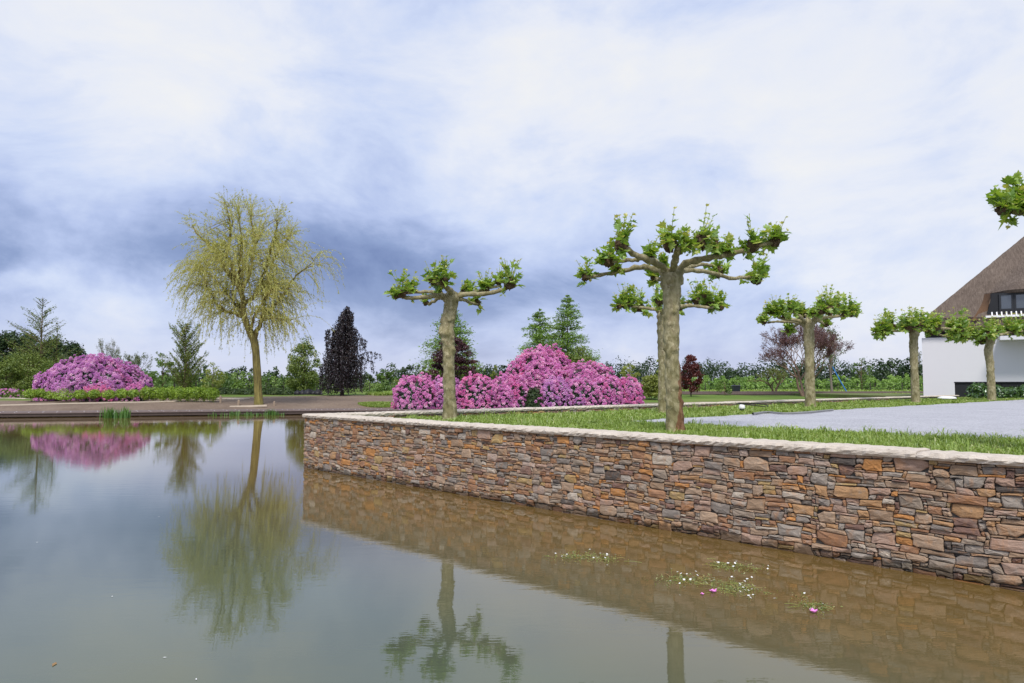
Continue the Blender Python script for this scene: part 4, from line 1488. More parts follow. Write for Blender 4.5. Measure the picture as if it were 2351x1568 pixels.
    for Q in starts:
        for q in range(rr.randint(7, 10)):
            k = rr.randrange(len(Q) // 4, len(Q))
            p = Q[k].copy()
            out = p - np.array([C0[0], C0[1], p[2]])
            out = out / (np.linalg.norm(out) + 1e-6)
            hi = min(1.0, max(0.0, (p[2] - L(0, 900)[2]) / (top - L(0, 900)[2])))
            d = np.array([rr.gauss(0, .45), rr.gauss(0, .45), rr.gauss(0.15 + 0.85 * hi, 0.3)]) + out * (0.55 - 0.2 * hi)
            d /= np.linalg.norm(d)
            gr = (0.055 if hi > 0.6 else 0.15) * rr.uniform(0.5, 1.4)
            ln = rr.uniform(0.8, 1.5) if hi > 0.6 else rr.uniform(1.3, 3.3)
            pts = [p.copy()]
            st = 0.14
            for s in range(int(ln / st)):
                d = d + np.array([rr.gauss(0, .05), rr.gauss(0, .05), -gr])
                d /= np.linalg.norm(d)
                p = p + d * st
                if p[2] < 1.6:
                    break
                pts.append(p.copy())
            if len(pts) < 4:
                continue
            pts = np.array(pts)
            tw.tube(pts, np.linspace(0.008, 0.004, len(pts)), 3, cap=False)
            n = int(len(pts) * 1.9)
            s = np.array([rr.uniform(0.8, len(pts) - 1.001) for _ in range(n)])
            i = s.astype(int)
            C = pts[i] + (pts[i + 1] - pts[i]) * (s - i)[:, None] + rng.normal(size=(n, 3)) * 0.03
            ax = pts[i + 1] - pts[i] + np.array([0, 0, -0.06])
            lf.leaves(C, rng.uniform(0.09, 0.17, n), 0.27, None, 1.0, axis=ax / 0.15, var=np.clip(rng.normal(0.45 + 0.1 * hi, 0.22, n), 0, 1))
    tag(br.build('branches', BARK_WILLOW, root), kind='stuff')
    tag(tw.build('twigs', TWIG_WILLOW, root), kind='stuff')
    tag(lf.build('leaves', L_WILLOW, root), kind='stuff')


willow()


# ------------------------------------------------------------------ the weeping copper beech
def weeping_beech():
    y = 60.0
    zf, zo = 2.703, (400, 420)
    c = lambda zx, zy: ((zx / zf + zo[0]) / 1.0208, (zy / zf + zo[1]) / 1.0208)
    base = at(*c(1085, 1372), y)
    base.z = gz(base.x, y) - 0.05
    root = thing('weeping_beech', base, 'dark purple weeping copper beech hanging to the ground on bare soil', 'tree')
    L = lambda zx, zy, dy=0.0: np.array(at(*c(zx, zy), y + dy) - base)
    ax = [np.zeros(3)] + [L(*p) for p in ((1085, 1200), (1075, 1050), (1095, 930), (1105, 855), (1120, 830))]
    P = smooth_path(ax, 20)
    mb = MB()
    mb.tube(P, np.linspace(0.16, 0.02, 20), 8)
    mb.build('trunk', STEM_DARK, root, smooth=True)
    br, lf, tw = MB(), MB(), MB()
    rr = random.Random(9)
    strands = []
    top = P[-1, 2]
    for k in range(250):
        t = rr.random() ** 1.2
        h = top * (0.26 + 0.74 * t)
        i = min(19, int(np.searchsorted(P[:, 2], h)))
        s = P[i]
        a = rr.uniform(0, 2 * math.pi)
        R = 1.65 * (1 - t) ** 0.6 * rr.uniform(0.25, 1.05) + 0.12
        strands.append((s, a, R, rr.uniform(1.2, 3.3)))
    extra = [(L(1085, 1150), L(1190, 1115), L(1250, 1095), L(1320, 1112)), (L(1080, 1000), L(1040, 960), L(1000, 955), L(990, 975)), (L(1090, 960), L(1140, 945), L(1175, 960), L(1210, 1020)),
             (L(1085, 1080), L(1150, 1030), L(1200, 1010), L(1235, 1025)), (L(1085, 1180), L(1150, 1130), L(1210, 1130), L(1280, 1160)), (L(1105, 860), L(1120, 835), L(1140, 840), L(1152, 870)), (L(1105, 870), L(1112, 830), L(1118, 810), L(1130, 830))]
    paths = []
    for s, a, R, ln in strands:
        d = np.array([math.cos(a), math.sin(a), 0])
        paths.append((smooth_path([s, s + d * R * 0.6 + np.array([0, 0, 0.22 * R + .05]), s + d * R + np.array([0, 0, -0.05])], 6), ln))
    for e in extra:
        Q = smooth_path(e, 14)
        br.tube(Q, np.linspace(0.03, 0.01, 14), 4)
        for k in range(4, 14):
            paths.append((np.array([Q[k], Q[k] + [rr.uniform(-.1, .1), rr.uniform(-.15, .15), -.05]]), rr.uniform(0.3, 1.1 if e is not extra[5] else 0.5)))
    for Q, ln in paths:
        if len(Q) > 3:
            br.tube(Q, np.linspace(0.03, 0.012, len(Q)), 3, cap=False)
        p = Q[-1].copy()
        n = int(ln / 0.1)
        pts = [p.copy()]
        for s in range(n):
            p = p + np.array([rr.gauss(0, .018), rr.gauss(0, .018), -0.1])
            if p[2] < 0.1 + rr.random() * .2:
                break
            pts.append(p.copy())
        pts = np.array(pts)
        if len(pts) > 2:
            tw.tube(pts, 0.008, 3, cap=False)
        allp = np.concatenate([Q[len(Q) // 3:], pts])
        m = int(len(allp) * 4.2)
        C = allp[rng.integers(0, len(allp), m)] + rng.normal(size=(m, 3)) * np.array([0.06, 0.06, 0.05])
        lf.leaves(C, rng.uniform(0.08, 0.17, m), 0.6, None, 1.0, axis=np.tile([0, 0, -1.0], (m, 1)), var=np.clip(rng.normal(0.45, 0.25, m), 0, 1))
    tag(br.build('branches', STEM_DARK, root), kind='stuff')
    tag(tw.build('twigs', STEM_DARK, root), kind='stuff')
    tag(lf.build('leaves', L_BEECH, root), kind='stuff')


weeping_beech()

# ================================================================== RHODODENDRONS
def truss_geometry(n=1):
    """flower truss: a dome of petals"""
    V, T = [], []
    rr = random.Random(3)
    for k in range(11):
        a = 2.39996 * k
        z = 1 - (k + 0.5) / 11 * 1.05
        r = math.sqrt(max(0, 1 - z * z))
        c = Vector((r * math.cos(a), r * math.sin(a), z))
        u = c.cross(Vector((0.3, 0.2, 1))).normalized()
        w = c.cross(u)
        s = 0.46
        b = len(V)
        V += [c * 0.55, c * 0.95 + u * s + w * s * rr.uniform(-.4, .4), c * 1.12 + w * s * rr.uniform(.7, 1), c * 0.95 - u * s, c * 1.0 - w * s]
        T += [(b, b + 1, b + 2), (b, b + 2, b + 3), (b, b + 3, b + 4), (b, b + 4, b + 1)]
    return np.array([tuple(v) for v in V]), np.array(T)


TRV, TRT = truss_geometry()


def rhododendron(px0, px1, y, top_py, label, bloom, seed, cover=0.75, base_py=None, dy=1.2, boxy=2.6, truss=0.088, name='rhododendron', group=None, leafm=None, mound=None):
    """evergreen dome: leaf rosettes all over, flower trusses on the outer shell"""
    rg = np.random.default_rng(seed)
    x0, x1 = (px0 - 1175) / F * y, (px1 - 1175) / F * y
    cx, hw = (x0 + x1) / 2, (x1 - x0) / 2
    g = gz(cx, y)
    H = at((px0 + px1) / 2, top_py, y).z - g
    root = thing(name, (cx, y, g - 0.02), label, 'shrub', group)
    area = 3.2 * hw * dy + 2.6 * (hw + dy) * H
    ph = rg.uniform(0, 6, 12)

    def shell(n, k0, k1):
        D = sphere_dirs(n)
        D[:, 2] = np.abs(D[:, 2])
        e = boxy
        q = (np.abs(D[:, 0]) ** e + np.abs(D[:, 1]) ** e + np.abs(D[:, 2]) ** e) ** (-1 / e)
        az = np.arctan2(D[:, 1], D[:, 0])
        el = D[:, 2]
        lumps = 1 + 0.07 * np.sin(az * 4 + ph[0] + el * 3) + 0.06 * np.sin(az * 7 + ph[1] - el * 6) + 0.05 * np.sin(az * 13 + el * 9 + ph[2]) + 0.04 * np.sin(az * 21 + ph[3]) * np.sin(el * 14 + ph[4])
        k = q * lumps * rg.uniform(k0, k1, n)
        S = np.array([hw, dy, H])
        if mound is not None:
            # taller at the middle, sloping toward the sides
            pass
        return D * k[:, None] * S * 0.96, D / S / np.linalg.norm(D / S, axis=1)[:, None], az, el
    # inner twigs
    mb = MB()
    for k in range(14):
        d = sphere_dirs(1)[0]
        d[2] = abs(d[2])
        mb.tube([(d[0] * 0.1, d[1] * 0.1, 0), d * np.array([hw, dy, H]) * 0.4, d * np.array([hw, dy, H]) * 0.8], [0.03, 0.022, 0.01], 4)
    mb.build('stems', STEM_DARK, root)
    n = int(area * 340)
    P, Nn, az, el = shell(n, 0.80, 0.98)
    mb = MB()
    mb.leaves(P, rg.uniform(0.09, 0.17, n), 0.42, Nn + np.array([0, 0, 0.3]), 0.6, var=np.clip(rg.normal(0.42, 0.22, n), 0, 1))
    n2 = n // 2
    P, Nn, _, _ = shell(n2, 0.45, 0.8)
    mb.leaves(P, 0.2, 0.6, Nn, 0.6, var=np.clip(rg.normal(0.3, 0.2, n2), 0, 1))
    tag(mb.build('foliage', leafm or L_RHODO, root), kind='stuff')
    nt = int(area * 46 * cover)
    P, Nn, az, el = shell(nt * 3, 0.97, 1.05)
    # keep the trusses apart and leave some gaps
    keep, cells = [], {}
    gap = np.sin(az * 5 + ph[5] + el * 4) * np.sin(el * 9 + az * 3 + ph[6]) + 0.5 * np.sin(az * 11 + el * 13 + ph[7])
    for i in range(len(P)):
        if gap[i] < -0.72 + (1 - cover) * 0.9 and rg.random() < 0.85:
            continue
        if el[i] < 0.16 and rg.random() < 0.55:
            continue
        key = tuple(np.floor(P[i] / (truss * 1.75)).astype(int))
        if key in cells:
            continue
        cells[key] = 1
        keep.append(i)
        if len(keep) >= nt:
            break
    keep = np.array(keep, dtype=int)
    groups = {}
    for b, share in bloom:
        groups[b] = share
    mats_ = list(groups)
    pr = np.array([groups[b] for b in mats_], float)
    pr /= pr.sum()
    # colours come in patches, as of neighbouring plants grown together
    patch = (np.sin(az * 2.3 + ph[8] + el * 3) + np.sin(az * 5 + ph[9])) * 0.25 + 0.5 + rg.normal(0, 0.12, len(P))
    edges = np.cumsum(pr)
    for mi, bm_ in enumerate(mats_):
        mb = MB()
        for i in keep:
            pv = float(np.clip(patch[i], 0, 0.999))
            if int(np.searchsorted(edges, pv, side='right')) != mi:
                continue
            nv = Vector(Nn[i]) + Vector((0, -0.15, 0.45)) + Vector(rg.normal(size=3) * 0.25)
            R = np.array(nv.to_track_quat('Z', 'Y').to_matrix())
            s = truss * rg.uniform(0.72, 1.25)
            mb.add((TRV * s) @ R.T + P[i], tris=TRT, var=np.clip(rg.normal(0.52, 0.2) + rg.normal(0, 0.14, len(TRV)), 0, 1))
        if mb.n:
            tag(mb.build('blossoms', bm_, root), kind='stuff')
    return root


RG = 'rhododendrons of the large central bed'
rhododendron(1160, 1326, 50.0, 806, 'big pink rhododendron mound towering over the central bed', [(B_PINK, 0.95), (B_HOT, 0.05)], 31, 0.92, dy=2.6, boxy=2.05, group=RG, truss=0.098)
rhododendron(1262, 1424, 48.8, 838, 'pink rhododendron sloping down from the big mound toward the umbrella shrub', [(B_PINK, 0.9), (B_HOT, 0.1)], 32, 0.85, dy=1.6, boxy=2.2, group=RG)
rhododendron(905, 1006, 44.6, 868, 'light pink rhododendron at the end of the bed by the soil and lawn patch', [(B_PINK, 0.8), (B_HOT, 0.2)], 33, 0.85, dy=1.3, group=RG)
rhododendron(990, 1062, 45.2, 868, 'lilac rhododendron growing right behind the knotty plane trunk', [(B_LILAC, 0.7), (B_PINK, 0.3)], 34, 0.8, dy=1.2, group=RG)
rhododendron(1045, 1140, 45.4, 866, 'bright pink rhododendron with hot pink patches low on its face', [(B_PINK, 0.6), (B_HOT, 0.4)], 35, 0.85, dy=1.3, group=RG)
rhododendron(1120, 1212, 46.0, 866, 'pale pink rhododendron beside the almost flowerless green one', [(B_PINK, 0.75), (B_HOT, 0.25)], 36, 0.9, dy=1.3, group=RG)
rhododendron(1200, 1252, 45.6, 884, 'nearly flowerless dark green rhododendron in the middle of the bed', [(B_PINK, 1.0)], 37, 0.10, dy=0.9, boxy=2.2, group=RG, leafm=L_YEW)
rhododendron(1240, 1310, 46.4, 872, 'lilac-pink rhododendron below the big mound', [(B_LILAC, 0.75), (B_PINK, 0.25)], 38, 0.9, dy=1.2, group=RG)
rhododendron(1296, 1375, 46.8, 872, 'rhododendron with much dark leaf showing between pink trusses', [(B_PINK, 0.8), (B_LILAC, 0.2)], 39, 0.6, dy=1.2, group=RG)
rhododendron(1355, 1430, 47.2, 868, 'mid pink rhododendron next to the last one of the bed', [(B_PINK, 0.9), (B_HOT, 0.1)], 40, 0.8, dy=1.2, group=RG)
rhododendron(1410, 1474, 47.8, 872, 'deep pink rhododendron ending the bed beside the round umbrella shrub', [(B_HOT, 0.45), (B_PINK, 0.55)], 41, 0.75, dy=1.2, group=RG)
LG = 'rhododendrons of the bed beyond the pond'
rhododendron(106, 322, 49.0, 824, 'huge lilac rhododendron dome behind the clipped box balls', [(B_LILAC, 0.9), (B_PINK, 0.1)], 42, 0.95, dy=2.6, boxy=2.15, group=LG, truss=0.098)
rhododendron(196, 262, 46.9, 884, 'hot pink azalea flowering at the foot of the lilac dome', [(B_HOT, 1.0)], 43, 1.0, dy=0.5, group=LG, truss=0.085)
rhododendron(104, 152, 47.2, 896, 'small magenta azalea at the outer edge of the lilac dome', [(B_HOT, 0.5), (B_LILAC, 0.5)], 44, 0.9, dy=0.5, group=LG, truss=0.085)
rhododendron(288, 335, 47.6, 886, 'small pink rhododendron between the lilac dome and the hedge', [(B_PINK, 0.9), (B_HOT, 0.1)], 45, 0.8, dy=0.6, group=LG, truss=0.09)
rhododendron(328, 350, 49.5, 868, 'little lilac rhododendron bush standing free above the hedge', [(B_LILAC, 1.0)], 46, 0.8, dy=0.4, group=LG, truss=0.09)
rhododendron(-30, 62, 52.0, 893, 'low patch of fading lilac heather-like azaleas on the soil', [(B_LILAC, 0.6), (B_PINK, 0.4)], 47, 0.45, dy=0.6, group=LG, truss=0.06, leafm=L_OLIVE)


# ================================================================== CLIPPED BOX, HEDGES
def box_ball(px, y, top_py, wid_px, label, seed, group, leafm=L_LIME, n=1500, name='box_ball', stem=True, squash=0.8, leaf=0.07):
    rg = np.random.default_rng(seed)
    x = (px - 1175) / F * y
    g = gz(x, y)
    H = at(px, top_py, y).z - g
    r = wid_px / 2 / F * y
    root = thing(name, (x, y, g - 0.02), label, 'shrub', group)
    zc = H - r * squash
    mb = MB()
    for k in range(5 if stem else 3):
        a = rg.uniform(0, 6.28)
        mb.tube([(0.03 * math.cos(a), 0.03 * math.sin(a), 0), (r * .25 * math.cos(a), r * .25 * math.sin(a), zc * 0.55), (r * .6 * math.cos(a), r * .6 * math.sin(a), zc)], [0.014, 0.011, 0.006], 4)
    mb.build('stems', STAKE, root)
    D = sphere_dirs(n)
    low = 0.55 if stem else 0.9
    D[:, 2] = np.where(D[:, 2] < 0, D[:, 2] * low * zc / max(r * squash, 0.05) * 0.9, D[:, 2])
    az = np.arctan2(D[:, 1], D[:, 0])
    k = rg.uniform(0.6, 1.06, n) * (1 + 0.12 * np.sin(az * 5 + seed) * np.sin(D[:, 2] * 6 + seed) + 0.08 * np.sin(az * 9 + seed * 2))
    P = D * k[:, None] * np.array([r, r, r * squash]) + np.array([0, 0, zc])
    P[:, 2] = np.maximum(P[:, 2], 0.04 + 0.1 * rg.random(n))
    mb = MB()
    mb.leaves(P, leaf * rg.uniform(0.7, 1.5, n), 0.6, D + np.array([0, 0, 0.6]), 0.7, var=np.clip(rg.normal(0.55, 0.24, n) + 0.15 * np.sin(az * 4 + seed), 0, 1))
    tag(mb.build('foliage', leafm, root), kind='stuff')
    return root


BG = 'clipped box balls along the bed'
ball_labels = ['stemmed box ball at the outer end of the row, tallest on bare legs', 'box ball second in the row before the lilac dome', 'box ball third in the row, half merged with its neighbour', 'broad box ball fourth in the row before the lilac dome',
               'box ball fifth in the row beside the hot pink azalea', 'narrow box ball right in front of the hot pink azalea', 'box ball seventh in the row, after the azalea', 'round box ball eighth in the row before the lilac dome', 'last box ball of the row, next to the hedge']
for k, (zx, zt, zw) in enumerate([(335, 1165, 140), (425, 1165, 110), (530, 1185, 140), (680, 1165, 200), (855, 1175, 140), (1000, 1172, 120), (1150, 1175, 130), (1290, 1165, 130), (1405, 1172, 100)]):
    px, py = (zx / 4.48) / 1.0208, (zt / 4.48 + 650) / 1.0208
    box_ball(px, 45.6 + 0.3 * (k % 3), py, zw / 4.48 / 1.0208 * 1.08, ball_labels[k], 60 + k, BG)
hedge_names = ['first', 'second', 'third', 'fourth', 'fifth', 'sixth', 'seventh', 'eighth', 'ninth']
for k in range(9):
    px = 338 + k * 19
    box_ball(px, 47.0 + 0.25 * (k % 2), 887 + (k % 3), 27, 'bright green box plant, %s in the loose hedge counted from the lilac dome' % hedge_names[k], 80 + k, 'box plants of the loose hedge', n=1700, stem=False, squash=0.95)
for k in range(6):
    box_ball(512 + k * 29, 62.0, 889 + (k % 2) * 2, 42, 'low dark yew cushion, %s in the row behind the willow trunk' % hedge_names[k], 90 + k, 'low yew cushions behind the willow', L_YEW, 1300, 'yew_cushion', False, 0.6, 0.11)
LH = 'laurel bushes in front of the house'
for k, (px, tp, w) in enumerate(((2242, 880, 44), (2285, 884, 42), (2318, 888, 36), (2348, 884, 40))):
    box_ball(px, 40.5, tp, w, ['glossy laurel bush nearest the open end of the black plinth', 'laurel bush behind the bent plane trunk', 'lower laurel bush between two taller ones', 'laurel bush farthest along the black plinth'][k], 100 + k, LH, L_LAUREL, 1100, 'laurel_bush', False, 0.8, 0.15)

# ================================================================== TREES BEYOND THE POND
conifer('larch_tree', 92, 62, 680, 150, 'tall thin larch with bare gaps between its branches, left of the lilac dome', L_OLIVE, 3, 0.12, 36, 8, 0.14, 26, 0.05, 0.75, 0.6, shape=0.75, spray=0.07)
conifer('young_larch', 128, 64, 736, 34, 'young slender larch tip leaning beside the tall larch', L_OLIVE, 4, 0.3, 18, 4, 0.11, 14, 0.05, 0.7, 0.8, spray=0.05)
leafy_tree('shrub_willow', 66, 60, 800, 150, 'dense olive green bush spreading at the foot of the tall larch', L_OLIVE, 'dome', 0.02, 80, 110, 0.14, seed=5, squash=0.9, cat='shrub')
leafy_tree('round_shrub', 15, 58, 822, 100, 'dark olive shrub beside the low azalea patch', L_OLIVE, 'dome', 0.02, 50, 110, 0.14, seed=6, squash=0.8, cat='shrub')
leafy_tree('orange_shrub', -6, 57, 868, 26, 'small rust orange shrub at the rim of the bed', L_RED, 'dome', 0.1, 10, 50, 0.09, seed=7, cat='shrub')
leafy_tree('woodland_tree', 18, 88, 752, 120, 'darkest woodland tree at the outer end of the wood', L_DARKGREEN, 'egg', 0.04, 80, 150, 0.30, clump_r=1.25, seed=8, group='woodland trees by the larch')
leafy_tree('woodland_tree', 68, 95, 760, 110, 'woodland tree rising behind the tall larch', L_DARKGREEN, 'egg', 0.04, 80, 150, 0.30, clump_r=1.25, seed=9, bright=0.25, group='woodland trees by the larch')
leafy_tree('woodland_tree', 120, 92, 768, 100, 'woodland tree between the larch and the rounded last tree', L_DARKGREEN, 'egg', 0.04, 80, 150, 0.30, clump_r=1.25, seed=10, bright=0.1, group='woodland trees by the larch')
leafy_tree('woodland_tree', 162, 88, 782, 76, 'rounded last woodland tree standing over the lilac dome', L_DARKGREEN, 'egg', 0.04, 80, 150, 0.30, clump_r=1.25, seed=11, group='woodland trees by the larch')
leafy_tree('woodland_bush', 130, 72, 815, 150, 'mid green woodland bush behind the lilac dome', L_MID, 'dome', 0.02, 70, 110, 0.18, seed=12, cat='shrub')
twiggy('grey_shrub', 248, 66, 772, 60, 'sparse grey-green shrub with thin upright twigs behind the lilac dome', L_GREY, 13, 4, 4, 0.10, 5, STEM_GREY, 0.35, 0.05, 'shrub', upright=0.8)
twiggy('grey_shrub', 300, 68, 798, 80, 'wider grey-green shrub right of the sparse thin one', L_GREY, 14, 4, 4, 0.13, 8, STEM_GREY, 0.5, 0.05, 'shrub', upright=0.6)
leafy_tree('hedge_bush', 325, 64, 838, 90, 'green bush filling the gap between the lilac dome and the feathery tree', L_MID, 'dome', 0.04, 30, 70, 0.14, seed=15, cat='shrub')
leafy_tree('small_tree', 374, 66, 806, 56, 'small dark green tree beside the feathery upright one', L_MID, 'egg', 0.2, 22, 60, 0.13, seed=16)
conifer('feathery_tree', 424, 58, 748, 84, 'feathery upright many-stemmed green tree above the hedge', L_OLIVE, 17, 0.02, 24, 9, 0.15, 40, 0.0, 1.25, 0.8, shape=0.42, spray=0.06, bark=STEM_PINK)
leafy_tree('yellow_bush', 490, 64, 826, 70, 'yellow-green bush right behind the hanging willow curtain', L_YELLOW, 'dome', 0.06, 26, 60, 0.13, seed=18, cat='shrub')
leafy_tree('bushy_tree', 697, 66, 768, 84, 'dense bushy green tree between the willow and the copper beech', L_OLIVE, 'egg', 0.03, 90, 110, 0.15, clump_r=0.55, seed=19)
conifer('pin_oak', 1033, 58, 690, 136, 'light green layered pin oak seen on both sides of the knotty plane trunk', L_LARCH, 20, 0.18, 24, 11, 0.20, 50, 0.1, 0.25, 0.9, shape=0.75, spray=0.16)
leafy_tree('purple_maple', 1042, 52, 766, 128, 'dark purple Japanese maple behind the knotty plane trunk', L_MAPLE, 'dome', 0.12, 110, 100, 0.14, clump_r=0.5, seed=21, squash=0.45, bark=STEM_DARK)
leafy_tree('purple_maple', 985, 54, 838, 56, 'low spreading purple maple branch bush beside the taller purple maple', L_MAPLE, 'dome', 0.2, 20, 60, 0.11, clump_r=0.4, seed=22, squash=0.4, bark=STEM_DARK, cat='shrub')
conifer('swamp_cypress', 1238, 66, 706, 132, 'shorter of two feathery light green conifers behind the pink mound', L_LARCH, 23, 0.04, 36, 10, 0.20, 44, 0.12, 0.22, 0.95, shape=0.7, spray=0.12)
conifer('swamp_cypress', 1302, 64, 672, 142, 'taller of two feathery light green conifers behind the pink mound', L_LARCH, 24, 0.04, 40, 10, 0.20, 44, 0.12, 0.30, 0.95, shape=0.7, spray=0.12)
leafy_tree('leafy_bush', 1328, 58, 782, 92, 'yellowish green leafy bush leaning over the shoulder of the pink mound', L_OLIVE, 'egg', 0.03, 70, 100, 0.15, clump_r=0.55, seed=25)
leafy_tree('yellow_bush', 1138, 90, 836, 28, 'small round lime bush between the purple maple and the pink mound', L_YELLOW, 'egg', 0.08, 16, 50, 0.14, seed=26, cat='shrub')
leafy_tree('brown_bush', 1396, 80, 860, 44, 'brownish olive bush at the foot of the dark wood', L_OLIVE, 'egg', 0.1, 18, 50, 0.16, seed=27, cat='shrub')
leafy_tree('young_willow', 1444, 100, 826, 52, 'soft yellow young willow in the meadow right of the pink bed', L_YELLOW, 'egg', 0.05, 30, 60, 0.18, seed=28, bright=0.2)
leafy_tree('young_willow', 1512, 105, 822, 28, 'narrow yellow young willow just beside the largest plane trunk', L_YELLOW, 'egg', 0.05, 18, 60, 0.18, seed=29, bright=0.2)
leafy_tree('umbrella_shrub', 1494, 54, 857, 62, 'round umbrella-shaped olive yellow shrub at the end of the pink bed', L_YELLOW, 'dome', 0.12, 80, 90, 0.12, clump_r=0.4, seed=30, squash=0.6, cat='shrub', bright=-0.15)
leafy_tree('red_maple', 1585, 60, 810, 56, 'dark red maple just right of the largest plane trunk', L_RED, 'egg', 0.10, 70, 90, 0.13, clump_r=0.35, seed=31, squash=0.7, bark=STEM_DARK, bright=-0.1)
leafy_tree('small_shrub', 1662, 64, 866, 42, 'small spiky green shrub beside the dark bin', L_MID, 'dome', 0.08, 16, 60, 0.11, seed=32, cat='shrub')
twiggy('olive_tree', 1776, 72, 842, 84, 'small olive brown tree with layered twigs left of the stout plane trunk', L_OLIVE, 33, 2, 5, 0.10, 6, STEM, 0.6, 0.12, upright=0.1)
twiggy('purple_plum', 1846, 62, 728, 205, 'wide vase-shaped purple plum tree with bare pinkish stems behind the stout plane', L_PRUNUS, 34, 4, 6, 0.10, 15, STEM_PINK, 0.36, 0.12, upright=0.5, tip_r=0.3, leaf_lv=2)
leafy_tree('slim_tree', 1908, 74, 738, 64, 'slim green tree with a grey trunk held by the blue strap', L_MID, 'egg', 0.35, 34, 34, 0.16, clump_r=0.7, bark=STEM_GREY, trunk_r=0.12, seed=35, bright=-0.1)
leafy_tree('thin_birch', 1978, 100, 812, 60, 'thin light-leaved tree before the dark wood right of the blue strap', L_MID, 'egg', 0.2, 22, 40, 0.2, seed=36, bright=-0.1)
twiggy('yellow_sapling', 2106, 52, 800, 24, 'thin yellow-leaved sapling tight against the house wall', L_YELLOW, 37, 2, 3, 0.10, 8, STEM, 0.3, 0.03, upright=0.8)
leafy_tree('meadow_bush', 940, 100, 832, 70, 'rounded dark green tree in the meadow right of the copper beech', L_DARKGREEN, 'dome', 0.05, 34, 60, 0.25, seed=38, bright=0.2)
leafy_tree('meadow_bush', 885, 92, 842, 60, 'mid green tree partly covered by the arching beech branch', L_MID, 'dome', 0.05, 30, 60, 0.22, seed=39, bright=-0.1)
leafy_tree('meadow_bush', 920, 84, 862, 54, 'low olive bush in front of the rounded meadow tree', L_OLIVE, 'dome', 0.05, 24, 60, 0.16, seed=40, cat='shrub')
leafy_tree('meadow_bush', 990, 80, 864, 56, 'low light bush at the foot of the purple maple', L_MID, 'dome', 0.05, 24, 60, 0.16, seed=41, cat='shrub')


# ------------------------------------------------------------------ far wood, scrub and plantation (masses)
def wood(name, label, spans, leafm, seed, leaf=0.5, per=240, cat='woodland'):
    rg = np.random.default_rng(seed)
    mb, tk = MB(), MB()
    for px0, px1, y, tp0, tp1, wid in spans:
        n = max(2, int(abs(px1 - px0) / (wid * 0.36)))
        for k in range(n):
            px = px0 + (px1 - px0) * (k + rg.uniform(-0.3, 0.3) + 0.5) / n
            yy = y * rg.uniform(0.94, 1.08)
            x = (px - 1175) / F * yy
            g = gz(x, yy)
            H = at(px, tp0 - 6 + (tp1 - tp0 + 16) * rg.random(), yy).z - g
            r = wid / 2 / F * yy * rg.uniform(0.6, 1.5)
            nc = 14
            C = crown_points(nc, r * 0.8, PROF['egg' if k % 3 else 'dome'], H * 0.03, H * 0.9, rg)
            q = np.repeat(np.arange(nc), per // nc)
            D = sphere_dirs(len(q))
            P = C[q] + D * (r * 0.5 * rg.random(len(q)) ** 0.4)[:, None] + np.array([x, yy, g])
            P[:, 2] = np.clip(P[:, 2], g + 0.05, g + H)
            base = rg.normal(0.48, 0.22)
            mb.leaves(P, leaf * rg.uniform(0.6, 1.4, len(q)), 0.7, D + np.array([0, -0.3, 0.6]), 0.6, var=np.clip(base + rg.normal(0, 0.1, nc)[q] + rg.normal(0, 0.14, len(q)), 0, 1))
            tk.tube([(x, yy, g - 0.1), (x, yy, g + H * 0.6)], [0.14, 0.06], 4)
    o = mb.build(name, leafm)
    tag(o, label, cat, kind='stuff')
    t = tk.build('trunks', STEM_DARK, o)
    tag(t, kind='stuff')


wood('far_wood', 'distant dark green wood lining the horizon', [(1000, 1240, 190, 826, 836, 30), (1370, 1560, 200, 824, 840, 42), (1560, 1780, 190, 822, 838, 46), (1780, 2140, 180, 820, 838, 48), (2020, 2130, 165, 818, 824, 40), (1370, 2140, 215, 822, 840, 60), (1000, 1240, 205, 828, 842, 60)], L_DARKGREEN, 51, 0.55, 300)
wood('far_wood', 'hazy mid green woodland strip behind the willow and the beech', [(-60, 330, 130, 832, 852, 34), (330, 760, 150, 836, 858, 30), (760, 1010, 160, 834, 854, 30)], L_YEW, 52, 0.45, 260)
wood('scrub', 'light green scrub and saplings in the meadow behind the willow', [(330, 620, 95, 846, 874, 30), (600, 760, 90, 854, 876, 26), (840, 1010, 84, 870, 884, 22), (330, 560, 78, 858, 884, 26)], L_MID, 53, 0.22, 260, 'scrub')
wood('young_plantation', 'rows of bright green young trees before the dark wood', [(1590, 1780, 110, 860, 868, 20), (1890, 2125, 105, 858, 868, 22), (1590, 1780, 100, 866, 872, 18), (1900, 2125, 98, 864, 872, 18), (1780, 1900, 106, 864, 870, 20)], L_LARCH, 54, 0.24, 260, 'plantation')


# tufts of meadow grass on the far bank
def far_grass(name, label, spans, seed, hlo, hhi, w):
    rg = np.random.default_rng(seed)
    mb = MB()
    for px0, px1, y0, y1, n in spans:
        yy = rg.uniform(y0, y1, n)
        u = rg.uniform(-1, 1, n) * np.sqrt(np.maximum(0.02, 1 - ((yy - y0) / (y1 - y0) * 2 - 1) ** 2))
        xx = ((px0 + px1) / 2 + u * (px1 - px0) / 2 - 1175) / F * yy
        zz = np.array([gz(a, b) for a, b in zip(xx, yy)]) - 0.01
        V, t, q, va = blades(np.stack([xx, yy, zz], -1), rg.uniform(hlo, hhi, n), rg.uniform(0.7, 1.4, n) * w, rg.uniform(0.2, 0.9, n), np.clip(rg.normal(0.45, 0.25, n), 0, 1))
        mb.add(V, tris=t, quads=q, var=va)
    tag(mb.build(name, L_GRASS), label, 'grass', kind='stuff')


